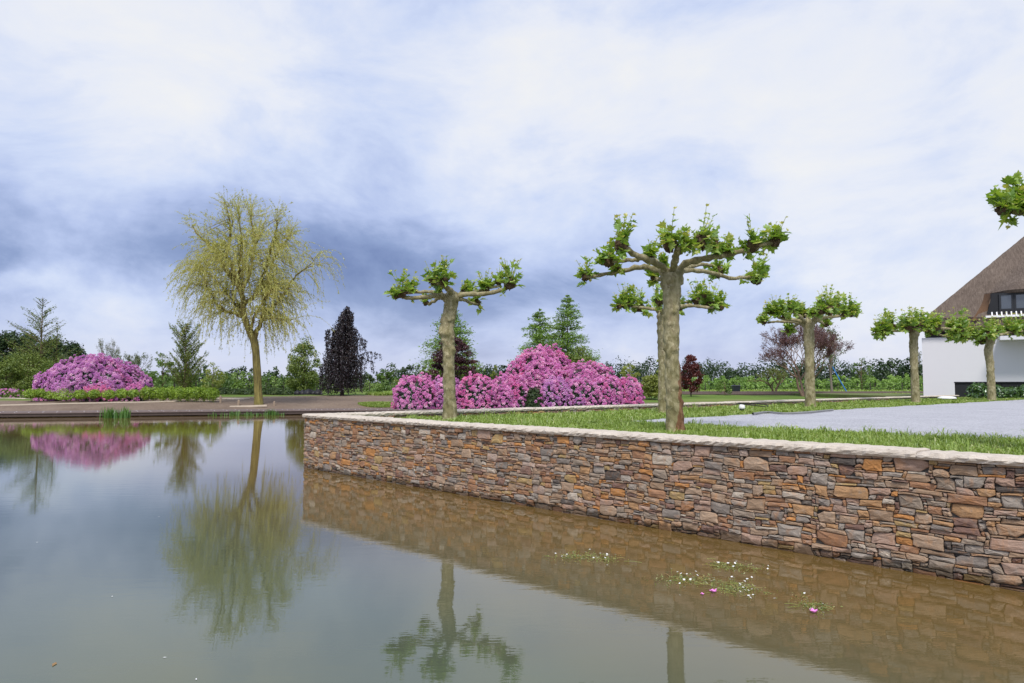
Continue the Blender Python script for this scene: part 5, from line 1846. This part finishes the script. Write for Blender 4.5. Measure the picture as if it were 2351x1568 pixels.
far_grass('grass_patch', 'bright lawn patch on the soil beside the pink bed', [(822, 925, 46.2, 48.6, 9000)], 61, 0.05, 0.12, 0.04)
far_grass('meadow_grass', 'rough meadow grass behind the bank', [(840, 920, 60, 66, 3500), (1540, 2130, 70, 100, 9000), (880, 1010, 64, 80, 4000), (2000, 2125, 56, 66, 5000)], 62, 0.10, 0.3, 0.08)


# ================================================================== THE HOUSE
def house():
    rot = math.radians(30)
    co, si = math.cos(rot), math.sin(rot)
    y0 = 46.0
    x0 = (2162 - 1200) / 1726 * y0
    zb = 0.93
    root = thing('house', (x0, y0, zb), 'white rendered house with a steep brown thatched roof and dormer', 'house', rz=-rot)

    # survey marks to house coordinates (u along the front, yl into the house)
    def U(zx, yl=0.0):
        r = (2040 + zx / 2.75 - 1200) / 1726
        return (r * (y0 + co * yl) - x0 - si * yl) / (co + r * si)

    def Vh(zx, zy, yl=0.0):
        yy = y0 - si * U(zx, yl) + co * yl
        return at((2040 + zx / 2.75) / 1.0208, (390 + zy / 2.75) / 1.0208, yy).z - zb
    DEP, W = 10.0, 16.0
    wall_top = Vh(345, 1106)
    m = MB()
    # white wall with the low recess of the black plinth cut out
    pu, pv = U(538), Vh(540, 1393)
    m.box((0, 0, 0.05), (pu, DEP, pv))
    m.box((0, 0, pv), (W, DEP, wall_top))
    m.build('wall', PLASTER, root)
    m = MB()
    m.box((0.02, 0.03, -0.3), (pu, DEP - 0.03, 0.05))
    m.build('plinth', BLACK, root)
    pl = MB()
    pl.box((pu, 0.10, -0.3), (W - 0.02, 0.2, pv))
    plo = pl.build('plinth_band', BLACK, root)
    for q in range(9):
        m = MB()
        m.box((pu + 0.02 + q * 1.2, 0.06, -0.1), (pu + 1.2 + q * 1.2 - 0.02, 0.098, pv - 0.03))
        m.build('panel', BLACK, plo)
    m = MB()
    m.box((pu - 0.02, -0.03, pv), (W - 0.03, 0.05, pv + 0.045))
    m.build('plinth_cap', FRAME, root)
    m = MB()
    m.box((0.2, 0.18, wall_top), (W - 0.2, DEP - 0.2, wall_top + 0.7))
    m.build('eaves_band', BLACK, root)
    # hipped thatch with thick eaves
    ex, yf, yb = 0.10, -0.45, DEP + 0.45
    e0, e1 = Vh(350, 1066, yf), Vh(345, 985, yf)
    ridge_y = DEP / 2
    rise = (ridge_y - yf) * 1.05
    sf = 1.05
    ridge_z = e1 + rise
    hipx = 6.0
    X1 = W + 6

    def grid(P00, P10, P11, P01, n, mm):
        s, t = np.meshgrid(np.linspace(0, 1, n + 1), np.linspace(0, 1, mm + 1), indexing='ij')
        s, t = s[..., None], t[..., None]
        V = np.array(P00) * (1 - s) * (1 - t) + np.array(P10) * s * (1 - t) + np.array(P11) * s * t + np.array(P01) * (1 - s) * t
        Q = [(i * (mm + 1) + j, (i + 1) * (mm + 1) + j, (i + 1) * (mm + 1) + j + 1, i * (mm + 1) + j + 1) for i in range(n) for j in range(mm)]
        return V.reshape(-1, 3), Q
    m = MB()

    def add(*a):
        V, Q = grid(*a)
        m.add(V + rng.normal(size=V.shape) * 0.010, quads=Q)
    add((ex, yf, e1), (X1, yf, e1), (X1 - hipx, ridge_y, ridge_z), (ex + hipx, ridge_y, ridge_z), 70, 34)
    add((ex, yb, e1), (ex, yf, e1), (ex + hipx, ridge_y, ridge_z), (ex + hipx, ridge_y, ridge_z), 40, 30)
    add((X1, yb, e1), (ex, yb, e1), (ex + hipx, ridge_y, ridge_z), (X1 - hipx, ridge_y, ridge_z), 20, 10)
    add((X1, yf, e1), (X1, yb, e1), (X1 - hipx, ridge_y, ridge_z), (X1 - hipx, ridge_y, ridge_z), 20, 10)
    for a, b, nx, ny in (((ex, yf), (X1, yf), 0, 1), ((ex, yb), (ex, yf), 1, 0)):
        prev = (a, b, e1)
        for off, z in ((0.02, e1 - 0.10), (0.04, e1 - 0.35), (0.05, e0 + 0.05), (0.12, e0)):
            cur = ((a[0] + nx * off, a[1] + ny * off), (b[0] + nx * off, b[1] + ny * off), z)
            V, Q = grid((*prev[0], prev[2]), (*prev[1], prev[2]), (*cur[1], z), (*cur[0], z), 40, 1)
            m.add(V + rng.normal(size=V.shape) * 0.008, quads=Q)
            prev = cur
    m.box((ex + 0.10, yf + 0.10, e0), (X1 - 0.05, yb - 0.05, e0 + 0.03))
    m.build('roof', THATCH, root, smooth=True)
    yroof = lambda z: yf + (z - e1) / sf
    # dormer: thatch swept out over a strip of windows
    d1 = 14.0
    yface = -0.22
    lip = yface - 0.40
    zt = Vh(860, 797, lip)
    uL = U(748, yroof(zt))
    zs0, zs1 = Vh(850, 972, yface), Vh(850, 937, yface)
    zbk = zt + 3.2
    yk = yroof(zbk)
    ub = uL + 3.0
    n, mm = 44, 16
    s = np.linspace(0, 1, n + 1)[:, None]
    t = np.linspace(0, 1, mm + 1)[None, :]
    ulo = uL + (d1 - uL) * s ** 1.6
    uhi = ub + (d1 - ub) * s ** 1.6
    sweep = np.clip((ulo - uL) / 1.5, 0, 1)
    sweep = sweep * sweep * (3 - 2 * sweep)
    ylo = yroof(zt) - 0.015 + (lip - yroof(zt)) * sweep
    dm = MB()
    Ug = ulo * (1 - t) + uhi * t
    Yg = ylo * (1 - t) + (yk - 0.015) * t + 0 * s
    Zg = zt * (1 - t) + zbk * t + 0 * s - 0.10 * np.sin(np.pi * t) * sweep
    V = np.stack([Ug, Yg, Zg], -1).reshape(-1, 3)
    Q = [(i * (mm + 1) + j, (i + 1) * (mm + 1) + j, (i + 1) * (mm + 1) + j + 1, i * (mm + 1) + j + 1) for i in range(n) for j in range(mm)]
    dm.add(V + rng.normal(size=V.shape) * 0.006, quads=Q)
    low = np.stack([ulo[:, 0], ylo[:, 0], np.full(n + 1, zt)], -1)
    und = low + np.array([0, 0.10, -0.16])
    inn = np.stack([ulo[:, 0], np.full(n + 1, yroof(zt) + 0.3), np.full(n + 1, zt - 0.16)], -1)
    for a, b in ((low, und), (und, inn)):
        dm.add(np.concatenate([a, b]), quads=[(i, i + 1, n + 2 + i, n + 1 + i) for i in range(n)])
    do = dm.build('dormer_roof', THATCH, root, smooth=True)
    # cut thatch cheek curving down beside the windows
    ck = MB()
    rows = 8
    outer, inner = [], []
    for q in range(rows):
        f = q / (rows - 1)
        z = (zt - 0.04) * (1 - f) + (zs0 - 0.15) * f
        zx = 750 - 90 * f ** 1.6
        yo = yroof(z) - 0.05
        outer.append((U(zx, yo), yo, z))
        inner.append((U(800 - 52 * f, yface + 0.1), yface + 0.1, z))
    mid = [((a[0] + b[0]) / 2 + 0.10, (a[1] + b[1]) / 2, a[2]) for a, b in zip(outer, inner)]
    ck.add(np.array(outer + mid + inner), quads=[(k * rows + i, k * rows + i + 1, (k + 1) * rows + i + 1, (k + 1) * rows + i) for k in range(2) for i in range(rows - 1)])
    ck.build('dormer_cheek', THATCH_CUT, do, smooth=True)
    m = MB()
    m.box((U(790, yface), yface + 0.08, zs1 - 0.35), (d1, yface + 0.18, zt - 0.12))
    m.build('dormer_front', BLACK, root)
    m = MB()
    a0, a1, a2 = U(768, yface), U(840, yface), U(800, yface)
    m.add([(a0, yface + 0.02, zs1), (a1, yface + 0.02, zs1), (a1, yface + 0.02, zt - 0.16), (a2, yface + 0.02, zt - 0.16),
           (a0, yface + 0.07, zs1), (a1, yface + 0.07, zs1), (a1, yface + 0.07, zt - 0.16), (a2, yface + 0.07, zt - 0.16)],
          quads=[(0, 1, 2, 3), (7, 6, 5, 4), (0, 4, 5, 1), (1, 5, 6, 2), (2, 6, 7, 3), (3, 7, 4, 0)])
    m.build('side_panel', BLACK, root)
    ww = U(940, yface) - U(843, yface)
    for q in range(7):
        fr = MB()
        a = U(843, yface) + q * ww
        b, c, d = a + ww - 0.01, zs1 + 0.06, zt - 0.17
        tk = 0.11
        for lo, hi in (((a, c), (b, c + tk)), ((a, d - tk), (b, d)), ((a, c + tk), (a + tk, d - tk)), ((b - tk, c + tk), (b, d - tk))):
            fr.box((lo[0], yface - 0.05, lo[1]), (hi[0], yface + 0.05, hi[1]))
        w = fr.build('window', FRAME, root)
        g = MB()
        g.box((a + tk, yface + 0.0, c + tk), (b - tk, yface + 0.02, d - tk))
        g.build('pane', GLASS, w)
    m = MB()
    m.box((U(752, yface), yface - 0.34, zs0 - 0.02), (d1, yface - 0.02, zs0 + 0.10))
    si_ = m.build('sill', WHITEP, root)
    m = MB()
    m.box((U(765, yface), yface - 0.10, zs0 + 0.10), (d1, yface + 0.05, zs1 + 0.05))
    m.build('sill_apron', BLACK, root)
    for q in range(26):
        m = MB()
        u = U(790, yface) + q * (U(821, yface) - U(790, yface))
        if u > d1 - 0.2:
            break
        ya, yb_, yc = yface - 0.32, yface - 0.11, yface - 0.17
        za, zc = zs0 + 0.10, zs1 - 0.01
        m.add([(u, ya, za), (u + 0.065, ya, za), (u + 0.065, yb_, za), (u, yb_, za), (u, yc, zc), (u + 0.065, yc, zc), (u + 0.065, yb_, zc), (u, yb_, zc)],
              quads=[(0, 1, 5, 4), (1, 2, 6, 5), (2, 3, 7, 6), (3, 0, 4, 7), (4, 5, 6, 7)])
        m.build('bracket', WHITEP, si_)
    # white canopy slab standing out of the wall
    ucan = U(842, -1.6)
    m = MB()
    m.box((ucan, -1.6, Vh(842, 1118, -1.6)), (W - 0.5, -0.003, Vh(842, 1092, -1.6)))
    m.build('canopy', PLASTER, root)


house()

# ================================================================== SMALL THINGS
# water crowfoot patches with white flowers
FLW = MB()
for k in range(5):
    a = 2 * math.pi * k / 5
    c, s = math.cos(a), math.sin(a)
    FLW.add([(0, 0, 0), (0.6 * c - 0.35 * s, 0.6 * s + 0.35 * c, 0.25), (1.0 * c, 1.0 * s, 0.3), (0.6 * c + 0.35 * s, 0.6 * s - 0.35 * c, 0.25)], quads=[(0, 3, 2, 1)])
FLOWER = FLW.mesh('water_flower', B_WHITE)
L_CROW = foliage('crowfoot_leaf', G((0.10, 0.13, 0.02), (0.20, 0.25, 0.04), (0.34, 0.36, 0.08), (0.34, 0.16, 0.06)), 0.2, 0.08)


def water_point(px, py):
    d = ray(px, py)
    t = EYE / -d.z
    return (d.x * t, d.y * t)


def crowfoot(spans, nflow, label, seed, nleaf):
    rr = random.Random(seed)
    cx, cy = water_point(*spans[0][:2])
    root = thing('water_crowfoot', (cx, cy, 0.0), label, 'water plant', 'flowering water plants on the pond')
    mb = MB()
    pts = []
    for px, py, rx, ry, share in spans:
        x, y = water_point(px, py)
        sx = rx / F * y
        sy = ry / 502 * y * (y / EYE) * 502 / F
        for _ in range(int(nleaf * share)):
            pts.append((x - cx + rr.gauss(0, .5) * sx, y - cy + rr.gauss(0, .5) * sy, rr.uniform(0.003, 0.016)))
    P = np.array(pts)
    mb.leaves(P, rng.uniform(0.008, 0.026, len(P)), 0.4, np.array([0, 0, 0.9]), 0.6, var=np.clip(rng.normal(0.4, 0.28, len(P)), 0, 1))
    for _ in range(nleaf // 12):
        a = P[rr.randrange(len(P))]
        b = a + np.array([rr.gauss(0, .07), rr.gauss(0, .05), 0.0])
        mb.tube([a, (a + b) / 2 + [0, 0, .006], b], 0.0022, 3, var=rr.random())
    tag(mb.build('foliage', L_CROW, root), kind='stuff')
    st = MB()
    for _ in range(nflow):
        p = P[rr.randrange(len(P))] + np.array([rr.gauss(0, .03), rr.gauss(0, .05), 0])
        h = rr.uniform(0.015, 0.05)
        o = link('flower', FLOWER, root, loc=(p[0], p[1], h))
        s = rr.uniform(0.009, 0.014)
        o.scale = (s, s, s)
        o.rotation_euler = (rr.uniform(0.1, 0.7), rr.uniform(-.3, .3), rr.uniform(0, 6))
        st.tube([(p[0], p[1], 0), (p[0], p[1], h)], 0.0018, 3, var=0.4)
    tag(st.build('flower_stalks', L_CROW, root), kind='stuff')
    return root


crowfoot([(1330, 1280, 62, 11, 0.75), (1395, 1285, 30, 7, 0.25)], 20, 'long thin crowfoot mat farthest from the stone wall', 71, 420)
crowfoot([(1580, 1333, 75, 12, 0.5), (1690, 1352, 60, 18, 0.5)], 34, 'largest crowfoot mat with many white flowers and a pink petal', 72, 900)
crowfoot([(1690, 1305, 60, 12, 0.7), (1650, 1298, 20, 10, 0.3)], 10, 'reddish crowfoot mat between the largest mat and the wall', 73, 360)
crowfoot([(1860, 1390, 34, 16, 1.0)], 9, 'small round crowfoot tuft beside a floating pink blossom', 74, 260)


def floating_blossom(px, py, r, label):
    x, y = water_point(px, py)
    root = thing('fallen_blossom', (x, y, 0.002), label, 'blossom', 'fallen rhododendron blossoms on the water')
    m = MB()
    rr = random.Random(int(px))
    for k in range(5):
        a = 2 * math.pi * k / 5 + 0.3
        c, s = math.cos(a), math.sin(a)
        w = 0.42
        m = MB()
        m.add([(0, 0, 0.0), (0.55 * c - w * s, 0.55 * s + w * c, 0.5), (1.0 * c, 1.0 * s, 0.75 + rr.uniform(-.3, .3)), (0.55 * c + w * s, 0.55 * s - w * c, 0.5), (0.5 * c, 0.5 * s, 0.28)],
              tris=[(0, 4, 1), (0, 3, 4), (4, 2, 1), (4, 3, 2)])
        o = m.build('petal', B_FLOAT, root)
        o.scale = (r, r, r)


floating_blossom(1637, 1361, 0.034, 'upright pink blossom caught in the largest crowfoot mat')
floating_blossom(1612, 1366, 0.018, 'small crumpled pink blossom next to the upright one')
floating_blossom(1868, 1408, 0.034, 'pink blossom floating at the small round crowfoot tuft')

# reeds and grass tufts in the shallow water along the deck
def reed(px, y, h, n, sp, label, seed):
    rg = np.random.default_rng(seed)
    x = (px - 1175) / F * y
    root = thing('reed_clump', (x, y, -0.05), label, 'reeds', 'reeds at the deck edge')
    P = np.stack([rg.normal(0, sp, n), rg.normal(0, 0.12, n), np.zeros(n)], -1)
    V, t, q, va = blades(P, rg.uniform(0.5, 1.0, n) * h, rg.uniform(0.025, 0.045, n), rg.uniform(0.05, 0.3, n), np.clip(rg.normal(0.5, 0.2, n), 0, 1))
    mb = MB()
    mb.add(V, tris=t, quads=q, var=va)
    tag(mb.build('blades', L_REED, root), kind='stuff')


reed(252, 37.4, 0.78, 90, 0.20, 'taller reed clump standing in the pond before the lilac dome', 81)
reed(270, 37.5, 0.60, 50, 0.12, 'short reeds between the two tall clumps', 82)
reed(292, 37.7, 0.80, 60, 0.13, 'slimmer reed clump right of the taller one', 83)
for k, (px, h, n, sp) in enumerate(((500, .30, 26, .25), (545, .42, 44, .3), (572, .35, 40, .25), (600, .30, 24, .2), (622, .5, 60, .2), (645, .28, 20, .2))):
    reed(px, float(deck_y((px - 1175) / F * 39.5)) - 0.6, h, n, sp, ['first low water grass tuft before the willow', 'leafy water grass tuft left of the willow trunk', 'ragged water grass tuft under the willow', 'small water grass tuft below the willow trunk',
         'thickest water grass tuft right of the willow trunk', 'last low water grass tuft toward the wall corner'][k], 84 + k)


def floating_leaf(px, py, s, label, m):
    x, y = water_point(px, py)
    mb = MB()
    mb.add([(-1, 0, 0.01), (-.2, -.45, .03), (1, 0, .01), (-.2, .45, .03), (0, 0, 0)], tris=[(0, 1, 4), (1, 2, 4), (2, 3, 4), (3, 0, 4)], var=0.95)
    o = mb.build('floating_leaf', m)
    o.location = (x, y, 0.003)
    o.scale = (s, s * 0.8, s)
    o.rotation_euler = (0, 0, px % 7)
    tag(o, label, 'leaf', 'loose leaves and petals on the water')


floating_leaf(124, 1526, 0.036, 'yellow leaf floating alone on open water', L_CROW)
for (px, py), lb in zip(((257, 1370), (450, 1560), (335, 1135), (85, 1245), (378, 1510), (1778, 1374), (365, 1186)),
                        ('tiny pale petal drifting left of the mirrored willow crown', 'tiny pale petal drifting between the mirrored willow and the mirrored knotty plane', 'tiny pale petal drifting between the mirrored lilac dome and the mirrored willow',
                         'tiny pale petal drifting below the mirrored larch', 'tiny pale petal drifting below the left rim of the mirrored willow crown', 'tiny pale petal drifting between the largest crowfoot mat and the small round tuft',
                         'tiny pale petal drifting just under the mirrored feathery tree')):
    floating_leaf(px, py, 0.013, lb, B_WHITE)


# stakes and board by the willow
def stake(px, y, h, label, tilt=0.0):
    x = (px - 1175) / F * y
    m = MB()
    m.box((-0.06, -0.06, 0), (0.06, 0.06, h))
    m.add([(-.06, -.06, h), (.06, -.06, h), (.06, .06, h), (-.06, .06, h), (0, 0, h + 0.05)], tris=[(0, 1, 4), (1, 2, 4), (2, 3, 4), (3, 0, 4)])
    o = m.build('timber_stake', STAKE)
    o.location = (x, y, gz(x, y) - 0.05)
    o.rotation_euler = (0, tilt, 0.2)
    tag(o, label, 'stake', 'timber stakes around the willow')


stake(508, 46.6, 0.48, 'timber stake standing by the pale sand path')
stake(549, 45.4, 0.34, 'short timber stake left of the willow trunk', 0.05)
stake(631, 45.6, 0.32, 'short timber stake right of the willow trunk')
m = MB()
m.box((-1.1, -0.06, 0), (1.1, 0.06, 0.10))
o = m.build('timber_board', CREAM)
o.location = on_ground(572, 45.0)
o.rotation_euler = (0, -0.03, 0.06)
tag(o, 'pale board lying at the foot of the willow', 'board')

# dark liner heap left of the beech
m = MB()
for k in range(5):
    lump(m, (k * 0.42, 0.1 * (k % 2), 0.1), 0.30 + 0.06 * (k % 3), seed=k, rough=0.4)
o = m.build('liner_heap', GRATE, smooth=True)
o.location = on_ground(684, 61)
tag(o, 'heap of black pond liner between the bushy tree and the beech', 'heap')

# bin
def bin_():
    p = on_ground(1688, 66.5)
    root = thing('waste_bin', p, 'dark grey bin standing in the meadow by the spiky shrub', 'bin')
    root.location.z = p[2]
    m = MB()
    a, b, h = 0.26, 0.32, 0.78
    m.add([(-a, -a, 0), (a, -a, 0), (a, a, 0), (-a, a, 0), (-b, -b, h), (b, -b, h), (b, b, h), (-b, b, h)], quads=[(0, 3, 2, 1), (4, 5, 6, 7), (0, 1, 5, 4), (1, 2, 6, 5), (2, 3, 7, 6), (3, 0, 4, 7)])
    m.build('body', BINM, root)
    m = MB()
    m.add([(-b - .03, -b - .03, h + .003), (b + .03, -b - .03, h + .003), (b + .03, b + .03, h + .003), (-b - .03, b + .03, h + .003), (-b * .9, -b * .9, h + .09), (b * .9, -b * .9, h + .09), (b * .9, b * .9, h + .09), (-b * .9, b * .9, h + .09)],
          quads=[(0, 3, 2, 1), (4, 5, 6, 7), (0, 1, 5, 4), (1, 2, 6, 5), (2, 3, 7, 6), (3, 0, 4, 7)])
    m.build('lid', BINM, root)


bin_()


# wire fences
def fence(label, a, b, n, h):
    ax, ay = a
    bx, by = b
    root = thing('wire_fence', (ax, ay, gz(ax, ay)), label, 'fence')
    tops = []
    for k in range(n):
        t = k / (n - 1)
        x, y = ax + (bx - ax) * t, ay + (by - ay) * t
        z = gz(x, y) - gz(ax, ay)
        m = MB()
        m.tube([(x - ax, y - ay, z - 0.2), (x - ax, y - ay, z + h)], 0.05, 6)
        m.build('post', STEM_DARK, root)
        tops.append((x - ax, y - ay, z))
    for f in (0.35, 0.65, 0.95):
        m = MB()
        m.tube([(x, y, z + h * f) for x, y, z in tops], 0.008, 3)
        m.build('wire', WIREM, root)


fence('thin wire fence with dark posts across the meadow before the young trees', (22, 84), (54, 88), 9, 1.0)
fence('thin wire fence with dark posts behind the copper beech', (-28, 84), (-4, 82), 7, 1.0)

# blue strap to the slim tree
p1 = at(1911, 842, 73.6)
p2 = at(1945, 888, 72.0)
p2.z = gz(p2.x, p2.y)
m = MB()
m.tube([p1, (p1 + p2) / 2 - Vector((0, 0, .05)), p2], 0.05, 6)
o = m.build('blue_strap', BLUE)
tag(o, 'bright blue strap tying the slim tree to the ground', 'strap')

# lawn lamps, hose and cable
def lamp(px, py, w, h, label):
    d = ray(px, py)
    t = (EYE - LAWN_Z - 0.06) / -d.z
    x, y = d.x * t, d.y * t
    root = thing('lawn_lamp', (x, y, LAWN_Z), label, 'lamp', 'white lamp domes on the lawn')
    m = MB()
    n = 16
    V, Q = [], []
    prof = [(0.8, 0.02), (1.0, 0.05), (1.0, 0.35), (0.9, 0.7), (0.6, 0.95), (0.1, 1.0)]
    for r, z in prof:
        V += [(r * w * math.cos(2 * math.pi * k / n), r * w * math.sin(2 * math.pi * k / n), z * h + 0.06) for k in range(n)]
    for i in range(len(prof) - 1):
        Q += [(i * n + k, i * n + (k + 1) % n, (i + 1) * n + (k + 1) % n, (i + 1) * n + k) for k in range(n)]
    m.add(V, quads=Q)
    m.build('dome', WHITEP, root, smooth=True)
    m = MB()
    m.tube([(0, 0, -0.02), (0, 0, 0.075)], w * 0.7, 12)
    m.build('base', FRAME, root)


lamp(2174, 916, 0.42, 0.14, 'wide white dome lamp on the lawn between the two slim planes')
lamp(1703, 939, 0.09, 0.14, 'small white round lamp on the grass by the coiled cable')


def lawn_pt(px, py, dz=0.05):
    d = ray(px, py)
    t = (EYE - LAWN_Z - dz) / -d.z
    return (d.x * t, d.y * t, LAWN_Z + dz)


m = MB()
m.tube(smooth_path([lawn_pt(*p) for p in ((1728, 950), (1760, 946), (1800, 949), (1850, 947), (1890, 943), (1912, 941))], 40), 0.028, 6)
tag(m.build('garden_hose', HOSE), 'grey hose lying along the gravel edge', 'hose')
m = MB()
c = Vector(lawn_pt(1728, 940))
m.tube([(c.x + 0.42 * math.cos(t), c.y + 0.42 * math.sin(t), c.z + 0.08 + 0.10 * math.sin(t * 0.5 + .4)) for t in np.linspace(-0.6, 5.4, 40)], 0.014, 5)
tag(m.build('cable_loop', CABLE), 'loop of black cable lying on the grass beside the hose', 'cable')
